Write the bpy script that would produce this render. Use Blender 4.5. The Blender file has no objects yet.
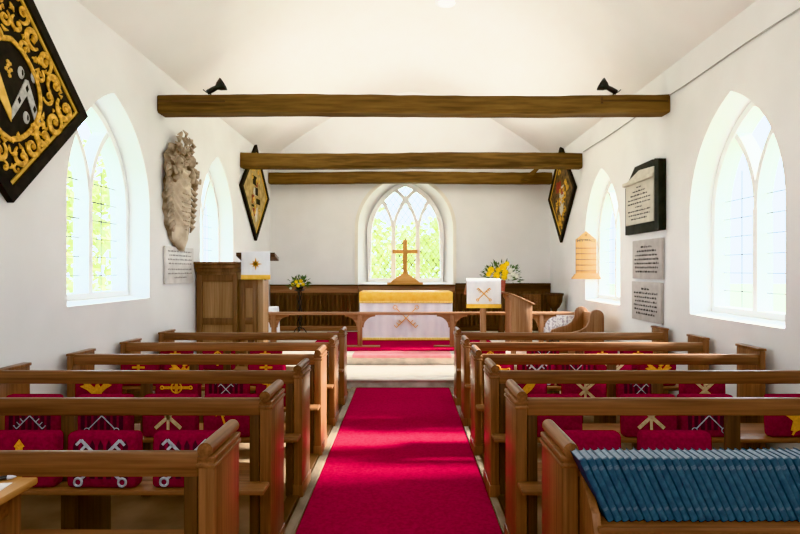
import bpy, bmesh, math, random
from mathutils import Vector, Matrix
random.seed(7)
PI = math.pi
col = bpy.context.scene.collection
CH = 1.55; F = 533.0; VX = 406.0; VY = 270.0      # eye height and lens worked out from the photograph
XL, XR, YE, YB = -2.85, 3.03, 11.2, -2.6           # inner faces of the walls
ZW = 3.88                                          # springing of the plaster ceiling

# ------------------------------------------------------------------ mesh builder
class MB:
    def __init__(s): s.bm = bmesh.new()
    def _add(s, bm2):
        me = bpy.data.meshes.new('tmp'); bm2.to_mesh(me); bm2.free()
        s.bm.from_mesh(me); bpy.data.meshes.remove(me); return s
    def box(s, x0, x1, y0, y1, z0, z1, bev=0.0, seg=2, mat=None):
        b = bmesh.new(); bmesh.ops.create_cube(b, size=1)
        for v in b.verts:
            v.co = Vector(((x0+x1)/2+v.co.x*(x1-x0), (y0+y1)/2+v.co.y*(y1-y0), (z0+z1)/2+v.co.z*(z1-z0)))
        if bev: bmesh.ops.bevel(b, geom=b.edges[:], offset=bev, segments=seg, affect='EDGES', profile=.5)
        if mat is not None: b.transform(mat)
        return s._add(b)
    def prism(s, pts, a0, a1, axis='y', bev=0.0, mat=None):
        """polygon pts extruded along an axis: axis y -> pts are (x,z); x -> (y,z); z -> (x,y)"""
        b = bmesh.new()
        f = {'y': lambda p, a: (p[0], a, p[1]), 'x': lambda p, a: (a, p[0], p[1]), 'z': lambda p, a: (p[0], p[1], a)}[axis]
        A = [b.verts.new(f(p, a0)) for p in pts]; B = [b.verts.new(f(p, a1)) for p in pts]
        n = len(pts)
        b.faces.new(A); b.faces.new(B[::-1])
        for i in range(n): b.faces.new((A[i], A[(i+1) % n], B[(i+1) % n], B[i]))
        bmesh.ops.recalc_face_normals(b, faces=b.faces[:])
        if bev: bmesh.ops.bevel(b, geom=b.edges[:], offset=bev, segments=2, affect='EDGES', profile=.5)
        if mat is not None: b.transform(mat)
        return s._add(b)
    def tube(s, pts, r, n=8, closed=False, flat=None):
        """swept tube; r is a number or a list; flat=(axis vector, factor) squashes the section"""
        b = bmesh.new(); P = [Vector(p) for p in pts]; m = len(P); rings = []
        prevu = None
        for i, p in enumerate(P):
            if closed: t = P[(i+1) % m]-P[i-1]
            else: t = P[min(i+1, m-1)]-P[max(i-1, 0)]
            if t.length < 1e-9: t = Vector((0, 0, 1))
            t.normalize()
            if prevu is None:
                u = t.orthogonal().normalized()
            else:
                u = prevu-t*prevu.dot(t)
                u = u.normalized() if u.length > 1e-6 else t.orthogonal().normalized()
            prevu = u; w = t.cross(u)
            rr = r[i] if isinstance(r, (list, tuple)) else r
            ring = []
            for k in range(n):
                a = 2*PI*k/n
                o = (u*math.cos(a)+w*math.sin(a))*rr
                if flat: o = o-Vector(flat[0])*o.dot(Vector(flat[0]))*(1-flat[1])
                ring.append(b.verts.new(p+o))
            rings.append(ring)
        for i in range(m if closed else m-1):
            A, B = rings[i], rings[(i+1) % m]
            for k in range(n): b.faces.new((A[k], A[(k+1) % n], B[(k+1) % n], B[k]))
        if not closed:
            b.faces.new(rings[0][::-1]); b.faces.new(rings[-1])
        bmesh.ops.recalc_face_normals(b, faces=b.faces[:])
        return s._add(b)
    def bar(s, pts, nrm, w, d, closed=False):
        """rectangular section swept along coplanar pts; nrm = plane normal, w in-plane width, d depth"""
        b = bmesh.new(); P = [Vector(p) for p in pts]; N = Vector(nrm).normalized(); m = len(P); R = []
        for i, p in enumerate(P):
            if closed: t = P[(i+1) % m]-P[i-1]
            else: t = P[min(i+1, m-1)]-P[max(i-1, 0)]
            t.normalize(); u = N.cross(t).normalized()
            R.append([b.verts.new(p+u*(w/2)*a+N*(d/2)*c) for a, c in ((-1, -1), (1, -1), (1, 1), (-1, 1))])
        for i in range(m if closed else m-1):
            A, B = R[i], R[(i+1) % m]
            for k in range(4): b.faces.new((A[k], A[(k+1) % 4], B[(k+1) % 4], B[k]))
        if not closed: b.faces.new(R[0][::-1]); b.faces.new(R[-1])
        bmesh.ops.recalc_face_normals(b, faces=b.faces[:])
        return s._add(b)
    def lathe(s, prof, c=(0, 0, 0), n=20, mat=None):
        b = bmesh.new(); R = []
        for r, z in prof:
            R.append([b.verts.new((c[0]+r*math.cos(2*PI*k/n), c[1]+r*math.sin(2*PI*k/n), c[2]+z)) for k in range(n)])
        for A, B in zip(R, R[1:]):
            for k in range(n): b.faces.new((A[k], A[(k+1) % n], B[(k+1) % n], B[k]))
        b.faces.new(R[0][::-1]); b.faces.new(R[-1])
        bmesh.ops.recalc_face_normals(b, faces=b.faces[:])
        if mat is not None: b.transform(mat)
        return s._add(b)
    def ico(s, c, r, sc=(1, 1, 1), sub=2, jit=0.0):
        b = bmesh.new(); bmesh.ops.create_icosphere(b, subdivisions=sub, radius=r)
        for v in b.verts:
            k = 1+random.uniform(-jit, jit)
            v.co = Vector((c[0]+v.co.x*sc[0]*k, c[1]+v.co.y*sc[1]*k, c[2]+v.co.z*sc[2]*k))
        return s._add(b)
    def leaf(s, p, d, L, w, up=(0, 0, 1)):
        b = bmesh.new(); d = Vector(d).normalized(); u = d.cross(Vector(up))
        u = u.normalized() if u.length > 1e-4 else d.orthogonal().normalized()
        p = Vector(p); n = u.cross(d)
        V = [b.verts.new(q) for q in (p, p+d*L*.45+u*w/2+n*L*.06, p+d*L, p+d*L*.45-u*w/2+n*L*.06)]
        b.faces.new(V); return s._add(b)
    def fill(s, outer, holes, f):
        """flat sheet with holes; f maps 2-D to 3-D"""
        b = bmesh.new(); E = []
        for loop in [outer]+holes:
            V = [b.verts.new(f(p)) for p in loop]
            E += [b.edges.new((V[i], V[(i+1) % len(V)])) for i in range(len(V))]
        bmesh.ops.triangle_fill(b, use_beauty=True, use_dissolve=False, edges=E)
        return s._add(b)
    def bridge(s, A, B):
        b = bmesh.new(); a = [b.verts.new(p) for p in A]; c = [b.verts.new(p) for p in B]; n = len(a)
        for i in range(n): b.faces.new((a[i], a[(i+1) % n], c[(i+1) % n], c[i]))
        return s._add(b)
    def build(s, name, mat, parent=None, smooth=None, loc=None):
        bmesh.ops.recalc_face_normals(s.bm, faces=s.bm.faces[:]) if smooth else None
        me = bpy.data.meshes.new(name); s.bm.to_mesh(me); s.bm.free()
        o = bpy.data.objects.new(name, me); col.objects.link(o)
        if mat: me.materials.append(mat)
        if smooth:
            for p in me.polygons: p.use_smooth = True
            try: me.set_sharp_from_angle(angle=math.radians(smooth if smooth is not True else 40))
            except Exception: pass
        if parent: o.parent = parent
        if loc: o.location = loc
        return o

def tag(o, label=None, cat=None, group=None, kind=None):
    if label: o['label'] = label
    if cat: o['category'] = cat
    if group: o['group'] = group
    if kind: o['kind'] = kind
    return o
def thing(name, label, cat, loc=(0, 0, 0), rz=0.0, group=None):
    o = bpy.data.objects.new(name, None); col.objects.link(o)
    o.empty_display_size = .1; o.location = loc; o.rotation_euler = (0, 0, rz)
    return tag(o, label, cat, group)
def struct(o): o['kind'] = 'structure'; return o
def copy_tree(o, parent=None):
    c = o.copy(); col.objects.link(c); c.parent = parent
    for ch in list(o.children): copy_tree(ch, c)
    return c

# ------------------------------------------------------------------ materials
def newmat(name):
    m = bpy.data.materials.new(name); m.use_nodes = True
    nt = m.node_tree; return m, nt, nt.nodes['Principled BSDF']
def mapped(nt, scale, rnd=False):
    tc = nt.nodes.new('ShaderNodeTexCoord'); mp = nt.nodes.new('ShaderNodeMapping'); mp.inputs['Scale'].default_value = scale
    if rnd:
        oi = nt.nodes.new('ShaderNodeObjectInfo'); vm = nt.nodes.new('ShaderNodeVectorMath'); vm.operation = 'SCALE'
        cb = nt.nodes.new('ShaderNodeCombineXYZ')
        for k in range(3): nt.links.new(oi.outputs['Random'], cb.inputs[k])
        nt.links.new(cb.outputs[0], vm.inputs[0]); vm.inputs['Scale'].default_value = 17.0
        ad = nt.nodes.new('ShaderNodeVectorMath'); ad.operation = 'ADD'
        nt.links.new(tc.outputs['Object'], ad.inputs[0]); nt.links.new(vm.outputs[0], ad.inputs[1])
        nt.links.new(ad.outputs[0], mp.inputs['Vector'])
    else: nt.links.new(tc.outputs['Object'], mp.inputs['Vector'])
    return mp
def noise_mat(name, c1, c2, scale=(5, 5, 5), rough=.6, detail=5, bump=0.0, bscale=None, lo=.35, hi=.65, spec=.5, metal=0, rnd=False, sheen=0):
    m, nt, p = newmat(name)
    mp = mapped(nt, scale, rnd); n = nt.nodes.new('ShaderNodeTexNoise'); n.inputs['Scale'].default_value = 1; n.inputs['Detail'].default_value = detail
    nt.links.new(mp.outputs[0], n.inputs['Vector'])
    r = nt.nodes.new('ShaderNodeValToRGB'); r.color_ramp.elements[0].position = lo; r.color_ramp.elements[1].position = hi
    r.color_ramp.elements[0].color = (*c1, 1); r.color_ramp.elements[1].color = (*c2, 1)
    nt.links.new(n.outputs['Fac'], r.inputs[0]); nt.links.new(r.outputs[0], p.inputs['Base Color'])
    p.inputs['Roughness'].default_value = rough; p.inputs['Specular IOR Level'].default_value = spec; p.inputs['Metallic'].default_value = metal
    if sheen: p.inputs['Sheen Weight'].default_value = sheen
    if bump:
        b = nt.nodes.new('ShaderNodeBump'); b.inputs['Strength'].default_value = bump; b.inputs['Distance'].default_value = .01
        src = n
        if bscale:
            mp2 = mapped(nt, bscale); src = nt.nodes.new('ShaderNodeTexNoise'); src.inputs['Scale'].default_value = 1
            nt.links.new(mp2.outputs[0], src.inputs['Vector'])
        nt.links.new(src.outputs['Fac'], b.inputs['Height']); nt.links.new(b.outputs[0], p.inputs['Normal'])
    return m
def wood(name, c1, c2, axis='x', rough=.42, fine=70, bump=.15, spec=.3):
    s = {'x': (2.2, fine, fine), 'y': (fine, 2.2, fine), 'z': (fine, fine, 2.2)}[axis]
    m, nt, p = newmat(name)
    mp = mapped(nt, s, True); n = nt.nodes.new('ShaderNodeTexNoise'); n.inputs['Scale'].default_value = 1; n.inputs['Detail'].default_value = 6
    nt.links.new(mp.outputs[0], n.inputs['Vector'])
    mp2 = mapped(nt, tuple(k*.13 for k in s), True); n2 = nt.nodes.new('ShaderNodeTexNoise'); n2.inputs['Scale'].default_value = 1; n2.inputs['Detail'].default_value = 3
    nt.links.new(mp2.outputs[0], n2.inputs['Vector'])
    mx = nt.nodes.new('ShaderNodeMath'); mx.operation = 'ADD'; nt.links.new(n.outputs['Fac'], mx.inputs[0]); nt.links.new(n2.outputs['Fac'], mx.inputs[1])
    hf = nt.nodes.new('ShaderNodeMath'); hf.operation = 'MULTIPLY'; hf.inputs[1].default_value = .5; nt.links.new(mx.outputs[0], hf.inputs[0])
    r = nt.nodes.new('ShaderNodeValToRGB'); r.color_ramp.elements[0].position = .36; r.color_ramp.elements[1].position = .64
    r.color_ramp.elements[0].color = (*c1, 1); r.color_ramp.elements[1].color = (*c2, 1)
    nt.links.new(hf.outputs[0], r.inputs[0]); nt.links.new(r.outputs[0], p.inputs['Base Color'])
    p.inputs['Roughness'].default_value = rough; p.inputs['Specular IOR Level'].default_value = spec
    b = nt.nodes.new('ShaderNodeBump'); b.inputs['Strength'].default_value = bump; b.inputs['Distance'].default_value = .004
    nt.links.new(n.outputs['Fac'], b.inputs['Height']); nt.links.new(b.outputs[0], p.inputs['Normal'])
    return m
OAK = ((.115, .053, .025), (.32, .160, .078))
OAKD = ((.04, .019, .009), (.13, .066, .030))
PINE = ((.46, .24, .085), (.60, .34, .14))
BEAM = ((.06, .03, .010), (.24, .135, .046))
M = {}
for a in 'xyz':
    M['oak_'+a] = wood('oak_'+a, *OAK, axis=a)
    if a == 'z': M['oak_z'].node_tree.nodes['Principled BSDF'].inputs['Roughness'].default_value = .30
    M['oakd_'+a] = wood('dark_oak_'+a, *OAKD, axis=a)
    M['rail_'+a] = wood('chancel_oak_'+a, (.22, .105, .055), (.44, .25, .145), axis=a)
    M['pine_'+a] = wood('pine_'+a, *PINE, axis=a, rough=.45)
for a in 'xz': M['bright_'+a] = wood('bright_oak_'+a, (.56, .27, .08), (.70, .38, .14), axis=a, rough=.45)
M['panel_z'] = wood('linenfold_oak', (.065, .034, .018), (.19, .105, .058), axis='z')
M['beam'] = wood('beam_oak', *BEAM, axis='x', rough=.7, fine=26, bump=.6)
M['pulpit'] = wood('pulpit_oak', (.12, .062, .030), (.28, .155, .080), axis='z')
M['pulpit_light'] = wood('pulpit_panel_oak', (.28, .16, .08), (.48, .30, .16), axis='z')
M['wall'] = noise_mat('lime_wash', (.80, .80, .785), (.85, .85, .84), (1.3, 1.3, 1.3), .9, bump=.12, bscale=(14, 14, 14), spec=.2)
M['ceil'] = noise_mat('ceiling_plaster', (.82, .80, .76), (.88, .865, .835), (.7, .7, .7), .95, bump=.08, bscale=(6, 6, 6), spec=.1)
M['stone_white'] = noise_mat('white_tracery', (.86, .86, .85), (.9, .9, .89), (4, 4, 4), .8)
M['cream'] = noise_mat('cream_moulding', (.80, .77, .68), (.86, .83, .75), (4, 4, 4), .8)
M['floor'] = noise_mat('pew_floor', (.22, .145, .09), (.43, .305, .20), (3, 3, 3), .55, detail=8)
M['step'] = noise_mat('step_stone', (.55, .49, .42), (.78, .72, .64), (4, 14, 14), .6, detail=8, bump=.1)
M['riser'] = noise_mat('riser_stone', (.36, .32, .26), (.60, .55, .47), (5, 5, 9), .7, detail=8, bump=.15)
M['curb'] = noise_mat('kerb_stone', (.13, .095, .065), (.34, .26, .185), (9, 3, 9), .6, detail=8)
M['carpet'] = noise_mat('red_carpet', (.25, .0005, .024), (.345, .001, .040), (45, 45, 45), .97, bump=.35, bscale=(260, 260, 260), spec=.03)
M['carpet_sunlit'] = noise_mat('sunlit_carpet_edge', (.74, .22, .25), (.80, .32, .34), (12, 12, 12), .8)  # sunlight on the carpet edge, put into a pink colour
M['kneeler'] = noise_mat('red_kneeler_wool', (.18, .001, .018), (.27, .002, .031), (60, 60, 60), .95, bump=.3, bscale=(220, 220, 220), spec=.06, rnd=True)
M['blk_wool'] = noise_mat('dark_stitching', (.035, .004, .012), (.07, .008, .02), (90, 90, 90), .9)
M['silver'] = noise_mat('silver_stitching', (.42, .45, .52), (.62, .65, .72), (60, 60, 60), .7)
M['beige'] = noise_mat('beige_stitching', (.60, .46, .27), (.76, .62, .40), (60, 60, 60), .8)
M['goldst'] = noise_mat('gold_stitching', (.68, .30, .02), (.86, .46, .05), (60, 60, 60), .7)
M['black'] = noise_mat('black_paint', (.008, .007, .007), (.022, .019, .017), (14, 14, 14), .75, spec=.3)
M['iron'] = noise_mat('black_iron', (.012, .012, .012), (.03, .03, .03), (30, 30, 30), .45)
M['gold'] = noise_mat('gilding', (.42, .20, .02), (.92, .56, .10), (26, 26, 26), .6, bump=.4)
M['goldline'] = noise_mat('gold_line', (.72, .43, .08), (.85, .55, .14), (20, 20, 20), .5)
M['silverp'] = noise_mat('silver_paint', (.38, .37, .34), (.58, .57, .53), (20, 20, 20), .6)
M['ochre'] = noise_mat('ochre_field', (.34, .23, .075), (.62, .46, .19), (9, 9, 9), .7)
M['darkfield'] = noise_mat('dark_field', (.03, .022, .014), (.22, .13, .05), (14, 14, 14), .7)
M['redp'] = noise_mat('red_paint', (.20, .03, .02), (.36, .06, .04), (20, 20, 20), .7)
M['whitep'] = noise_mat('cream_paint', (.52, .48, .36), (.74, .70, .58), (20, 20, 20), .7)
M['relief'] = noise_mat('carved_stone', (.22, .165, .11), (.56, .45, .33), (9, 9, 9), .85, detail=8, bump=.5)
M['relief_light'] = noise_mat('pale_carved_stone', (.46, .37, .27), (.66, .56, .43), (7, 7, 7), .85, detail=8, bump=.25)
M['marble'] = noise_mat('pale_marble', (.62, .60, .57), (.76, .74, .71), (7, 7, 7), .5)
M['cream_marble'] = noise_mat('cream_marble', (.56, .52, .42), (.66, .62, .52), (7, 7, 7), .5)
M['greystone'] = noise_mat('grey_inscribed_stone', (.45, .415, .385), (.54, .505, .47), (8, 8, 8), .75)
M['slate'] = noise_mat('black_slate', (.010, .011, .009), (.028, .030, .025), (8, 8, 8), .6, spec=.3)
M['ink'] = noise_mat('cut_letters', (.05, .045, .04), (.10, .09, .08), (40, 40, 40), .8)
M['inksoft'] = noise_mat('worn_letters', (.30, .28, .26), (.40, .38, .35), (40, 40, 40), .8)
M['inkmono'] = noise_mat('brown_letters', (.30, .23, .16), (.38, .30, .22), (40, 40, 40), .8)  # brown tone of the monument's letters
M['white_cloth'] = noise_mat('white_silk', (.78, .79, .83), (.88, .88, .90), (7, 7, 2), .45, sheen=.2)
M['yellow_cloth'] = noise_mat('gold_silk', (.86, .50, .06), (.92, .60, .12), (12, 12, 12), .5)
M['fringe'] = noise_mat('gold_fringe', (.80, .52, .10), (.95, .72, .28), (120, 8, 8), .6)
M['book'] = noise_mat('blue_cloth', (.028, .075, .125), (.052, .130, .195), (45, 45, 45), .42, rnd=True, bump=.1)
M['pages'] = noise_mat('page_edges', (.26, .34, .42), (.38, .46, .54), (4, 200, 4), .7)
M['spine_ink'] = noise_mat('worn_silver_lettering', (.07, .13, .19), (.14, .21, .27), (150, 150, 150), .6)
M['paper'] = noise_mat('paper', (.80, .80, .80), (.86, .86, .86), (5, 5, 5), .8)
M['leafm'] = noise_mat('leaf_green', (.03, .085, .015), (.11, .20, .05), (20, 20, 20), .5)
M['yellowf'] = noise_mat('yellow_petals', (.85, .60, .01), (.95, .76, .04), (30, 30, 30), .6)
M['whitef'] = noise_mat('white_petals', (.75, .76, .66), (.88, .88, .80), (30, 30, 30), .6)
M['terracotta'] = noise_mat('terracotta', (.36, .07, .045), (.48, .12, .075), (20, 20, 20), .5)
M['lace'] = noise_mat('patterned_linen', (.50, .44, .50), (.86, .85, .86), (28, 28, 28), .8, lo=.42, hi=.52)
M['grass'] = noise_mat('grass', (.36, .40, .28), (.46, .50, .36), (2, 2, 2), .9)
M['foliage'] = noise_mat('outdoor_foliage', (.40, .44, .15), (.56, .58, .26), (3, 3, 3), .8)
M['bark'] = noise_mat('bark', (.10, .07, .05), (.2, .15, .1), (3, 3, 1), .9)
M['cable'] = noise_mat('grey_cable', (.34, .33, .30), (.45, .43, .39), (9, 9, 9), .6)
M['lead'] = noise_mat('lead_bars', (.10, .10, .10), (.16, .16, .16), (9, 9, 9), .6)
def pane_mat(name, lattice):
    m, nt, p = newmat(name); nt.nodes.remove(p); out = nt.nodes['Material Output']
    tr = nt.nodes.new('ShaderNodeBsdfTransparent'); tr.inputs[0].default_value = (.96, .975, .97, 1)
    gl = nt.nodes.new('ShaderNodeBsdfGlossy'); gl.inputs['Roughness'].default_value = .05
    mx = nt.nodes.new('ShaderNodeMixShader'); mx.inputs[0].default_value = .035; nt.links.new(tr.outputs[0], mx.inputs[1]); nt.links.new(gl.outputs[0], mx.inputs[2])
    last = mx
    if lattice:
        tc = nt.nodes.new('ShaderNodeTexCoord'); sp = nt.nodes.new('ShaderNodeSeparateXYZ'); nt.links.new(tc.outputs['Object'], sp.inputs[0])
        def mth(op, a, b=None):
            n = nt.nodes.new('ShaderNodeMath'); n.operation = op
            for i, q in enumerate((a, b)):
                if q is None: continue
                if isinstance(q, (int, float)): n.inputs[i].default_value = q
                else: nt.links.new(q, n.inputs[i])
            return n.outputs[0]
        ux = mth('MULTIPLY', sp.outputs['X'], 7.6); vz = mth('MULTIPLY', sp.outputs['Z'], 5.4)
        L = []
        for q in (mth('ADD', ux, vz), mth('SUBTRACT', ux, vz)):
            L.append(mth('GREATER_THAN', mth('ABSOLUTE', mth('SUBTRACT', mth('FRACT', q), .5)), .425))
        ln = mth('MAXIMUM', L[0], L[1])
        df = nt.nodes.new('ShaderNodeBsdfDiffuse'); df.inputs[0].default_value = (.36, .35, .30, 1)
        t2 = nt.nodes.new('ShaderNodeBsdfTransparent'); t2.inputs[0].default_value = (.06, .055, .035, 1)
        m2 = nt.nodes.new('ShaderNodeMixShader'); m2.inputs[0].default_value = .75; nt.links.new(df.outputs[0], m2.inputs[1]); nt.links.new(t2.outputs[0], m2.inputs[2])
        m3 = nt.nodes.new('ShaderNodeMixShader'); nt.links.new(ln, m3.inputs[0]); nt.links.new(last.outputs[0], m3.inputs[1]); nt.links.new(m2.outputs[0], m3.inputs[2])
        last = m3
    nt.links.new(last.outputs[0], out.inputs[0]); return m
M['pane'] = pane_mat('clear_window_glass', False)
M['pane_lattice'] = pane_mat('diamond_leaded_glass', True)
def emit(name, c, s):
    m, nt, p = newmat(name); p.inputs['Base Color'].default_value = (*c, 1); p.inputs['Emission Color'].default_value = (*c, 1); p.inputs['Emission Strength'].default_value = s; return m
M['lamp'] = emit('glow_white', (1, .98, .93), 1.6)  # emitting white for the soft glow on the ceiling

# ------------------------------------------------------------------ room shell
def arch_R(w, rise): c = (rise*rise-w*w)/(2*w); return c, w+c
def arch_loop(w, z0, zs, zt, n=14):
    """closed outline of a pointed opening, centred on 0"""
    c, R = arch_R(w, zt-zs); pts = [(-w, z0)]
    a1 = math.atan2(zt-zs, c)
    L = [(c-R*math.cos(a1*i/n), zs+R*math.sin(a1*i/n)) for i in range(n+1)]
    return pts+L+[(-x, z) for x, z in L[-2::-1]]+[(w, z0)]
def ceil_z(x):
    t = abs((x-(XL+XR)/2)/((XR-XL)/2)); return ZW+1.42*(1-t**1.65)
NC = 28
ceil_prof = [(XL+(XR-XL)*i/NC, ceil_z(XL+(XR-XL)*i/NC)) for i in range(NC+1)]

m = MB(); m.box(XL-.1, XR+.1, YB-.1, YE+.1, -.1, 0); struct(m.build('floor', M['floor']))
m = MB(); b = bmesh.new()
ys = [YB, 2, 6, YE+.02]
G = [[b.verts.new((x, y, z)) for x, z in ceil_prof] for y in ys]
for A, B in zip(G, G[1:]):
    for i in range(NC): b.faces.new((A[i], A[i+1], B[i+1], B[i]))
m._add(b); struct(m.build('ceiling', M['ceil'], smooth=180))

WINS = []   # (name, X plane sign, y centre, half width, sill, spring, apex)
def side_wall(name, X, sgn, specs):
    t = .36; m = MB()
    outer = [(YB, 0), (YE, 0), (YE, ZW), (YB, ZW)]
    inn = [[(yc+u, z) for u, z in arch_loop(w, zs0, zs, zt)] for yc, w, zs0, zs, zt in specs]
    out = [[(yc+u, z) for u, z in arch_loop(w-.045, zs0+.05, zs, zt-.10)] for yc, w, zs0, zs, zt in specs]
    m.fill(outer, inn, lambda p: (X, p[0], p[1]))
    m.fill([(YB-.3, -.3), (YE+.6, -.3), (YE+.6, ZW+.2), (YB-.3, ZW+.2)], out, lambda p: (X+sgn*t, p[0], p[1]))
    for a, c in zip(inn, out): m.bridge([(X, *p) for p in a], [(X+sgn*t, *p) for p in c])
    struct(m.build(name, M['wall'], smooth=30))
LW = [(5.20, .72, 1.24, 2.20, 3.28), (8.08, .70, 1.24, 2.20, 3.27)]
RW = [(4.975, .715, 1.08, 2.12, 3.22), (8.28, .73, 1.05, 2.05, 3.13)]
side_wall('wall_left', XL, -1, LW); side_wall('wall_right', XR, 1, RW)

EX = -.01; EW = (1.00, 1.26, 2.42, 3.50); EI = (.80, 1.30, 2.30, 3.44)
m = MB()
outer = [(XL, 0)]+ceil_prof+[(XR, 0)]
A = [(EX+u, z) for u, z in arch_loop(*EW)]; Bq = [(EX+u, z) for u, z in arch_loop(*EI)]
m.fill(outer, [A], lambda p: (p[0], YE, p[1]))
m.fill([(XL-.3, -.3), (XL-.3, 5.6), (XR+.3, 5.6), (XR+.3, -.3)], [Bq], lambda p: (p[0], YE+.34, p[1]))
m.bridge([(x, YE, z) for x, z in A], [(x, YE+.34, z) for x, z in Bq])
struct(m.build('wall_front', M['wall'], smooth=30))
m = MB(); m.fill(outer, [], lambda p: (p[0], YB, p[1])); struct(m.build('wall_back', M['wall']))
# moulded rim around the east window
m = MB(); lp = [(EX+u, YE-.012, z) for u, z in arch_loop(EW[0]+.03, EW[1]-.02, EW[2], EW[3]+.04, 20)]
m.bar(lp, (0, 1, 0), .07, .03); struct(m.build('trim_1', M['cream'], smooth=30))

def arcs_from(x0, c, R, zs, sgn, w, zt, n=12):
    """arc that leaves the vertical at x0, leaning sgn (+1 right / -1 left), cut where it meets the main arch"""
    pts = []
    cm, Rm = arch_R(w, zt-zs)
    for i in range(n*2+1):
        a = (PI/2)*i/(n*2); x = x0+sgn*(R-R*math.cos(a)); z = zs+R*math.sin(a)
        cx = cm if x < 0 else -cm
        if math.hypot(x-cx, z-zs) > Rm-.005: break
        pts.append((x, z))
    return pts
def tracery_window(name, w, z0, zs, zt, mull, bw, dp, pane, loc, rz, bars):
    """local x across, z up, facing -y"""
    o = bpy.data.objects.new(name, None); col.objects.link(o); o.location = loc; o.rotation_euler = (0, 0, rz); struct(o)
    c, R = arch_R(w, zt-zs); N = (0, 1, 0)
    m = MB(); lp = [(u, 0, z) for u, z in arch_loop(w-bw*.35, z0+bw*.35, zs, zt-bw*.5, 16)]
    m.bar(lp, N, bw*1.0, dp*1.12, closed=True)
    m.build('window_frame', M['stone_white'], o)
    m = MB()
    for x in mull:
        m.bar([(x, 0, z0), (x, 0, zs)], N, bw, dp)
        for s in (-1, 1):
            P = arcs_from(x, c, R, zs, s, w, zt)
            if len(P) > 1: m.bar([(a, 0, q) for a, q in P], N, bw*.8, dp*(.95+.02*s))
    m.build('tracery', M['stone_white'], o)
    m = MB(); m.fill(arch_loop(w-.02, z0+.02, zs, zt-.03), [], lambda p: (p[0], dp*.2, p[1])); m.build('pane', pane, o)
    if bars:
        m = MB(); edges = [-w]+list(mull)+[w]
        for a, b2 in zip(edges, edges[1:]):
            mid = (a+b2)/2; lo, hi = a+bw*.45, b2-bw*.45
            m.box(mid-.006, mid+.006, dp*.2-.012, dp*.2-.004, z0+.03, zs+.42)
            z = z0+.22
            while z < zs+.3: m.box(lo, hi, dp*.2-.014, dp*.2-.003, z-.006, z+.006); z += .185
        m.build('glazing_bars', M['lead'], o)
    return o
TB = .30
for i, (yc, w, z0, zs, zt) in enumerate(LW):
    tracery_window('window_%d' % (i+1), w-.03, z0+.035, zs, zt-.07, [0], .072, .15, M['pane'], (XL-TB, yc, 0), PI/2, True)
for i, (yc, w, z0, zs, zt) in enumerate(RW):
    tracery_window('window_%d' % (i+3), w-.03, z0+.035, zs, zt-.07, [0], .072, .15, M['pane'], (XR+TB, yc, 0), -PI/2, True)
tracery_window('window_5', EI[0]+.01, EI[1], EI[2], EI[3]+.01, [-.262, .262], .10, .12, M['pane_lattice'], (EX, YE+.28, 0), 0, False)

# chancel steps and kerbs
S1Y, S2Y, S1Z, S2Z = 6.97, 8.0, .125, .28
m = MB(); m.box(XL, XR, S1Y, S2Y+.02, 0, S1Z-.022); m.box(XL, XR, S2Y, YE, 0, S2Z-.03); struct(m.build('floor_riser', M['riser']))
m = MB(); m.box(XL, XR, S1Y-.025, S2Y, S1Z-.022, S1Z, .006); struct(m.build('floor_step', M['step']))
m = MB(); m.box(XL, XR, S2Y-.03, YE, S2Z-.03, S2Z-.002); struct(m.build('floor_chancel', M['step']))
m = MB(); m.box(-.715, -.648, YB, S1Y, 0, .022, .006); struct(m.build('trim_2', M['curb']))
m = MB(); m.box(.565, .615, YB, S1Y, 0, .022, .006); struct(m.build('trim_3', M['curb']))
for n, (a, c) in enumerate(((-.80, -.72), (.622, .70))):
    m = MB(); m.box(a, c, YB, S1Y-.3, 0, .035, .006); struct(m.build('trim_%d' % (n+4), M['oakd_y']))
m = MB(); m.box(-.80, .68, S2Y-.055, S2Y+.34, S2Z-.04, S2Z+.004, .008); struct(m.build('trim_6', M['carpet_sunlit']))  # strip coloured as sunlit carpet along the step edge

m = MB(); m.box(-.645, .562, YB+.05, S1Y-.004, .001, .014, .004)
tag(m.build('carpet_runner', M['carpet']), 'long red carpet running up the aisle between the pews', 'carpet')
m = MB(); m.box(-1.6, 1.5, S2Y+.35, YE-.35, S2Z, S2Z+.010, .003)
tag(m.build('sanctuary_carpet', M['carpet']), 'red carpet on the raised floor around the altar', 'carpet')

# ------------------------------------------------------------------ tie beams
def tie_beam(y, z0, z1, x0, x1, dy, label):
    t = thing('tie_beam', label, 'beam', (0, y, z0), 0, 'oak tie beams across the church')
    h = z1-z0; b = bmesh.new(); N = 36; R = []
    for i in range(N+1):
        f = i/N; x = x0+(x1-x0)*f; jz = .012*math.sin(f*7+y)+random.uniform(-.005, .005); jy = random.uniform(-.006, .006)
        c = .018
        sec = [(0+jy, c), (c, jz*.6), (dy-c, jz*.6), (dy, c), (dy, h-c), (dy-c, h+jz), (c, h+jz), (0+jy, h-c)]
        R.append([b.verts.new((x, p[0], p[1])) for p in sec])
    for A_, B_ in zip(R, R[1:]):
        for k in range(8): b.faces.new((A_[k], A_[(k+1) % 8], B_[(k+1) % 8], B_[k]))
    b.faces.new(R[0]); b.faces.new(R[-1][::-1]); bmesh.ops.recalc_face_normals(b, faces=b.faces[:])
    m = MB(); m._add(b); m.build('timber', M['beam'], t)
    return t
t = tie_beam(6.10, 3.355, 3.56, XL+.005, XR-.005, .22, 'dark oak tie beam nearest the viewer, two black spotlights on top')
m = MB(); m.box(XL+.02, XL+.78, -.005, .03, .115, .135); m.box(XR-.78, XR-.03, -.005, .03, .125, .142); m.box(XR-.80, XR-.775, -.006, .03, .10, .175)
m.build('mortice_groove', M['oakd_x'], t)
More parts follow.
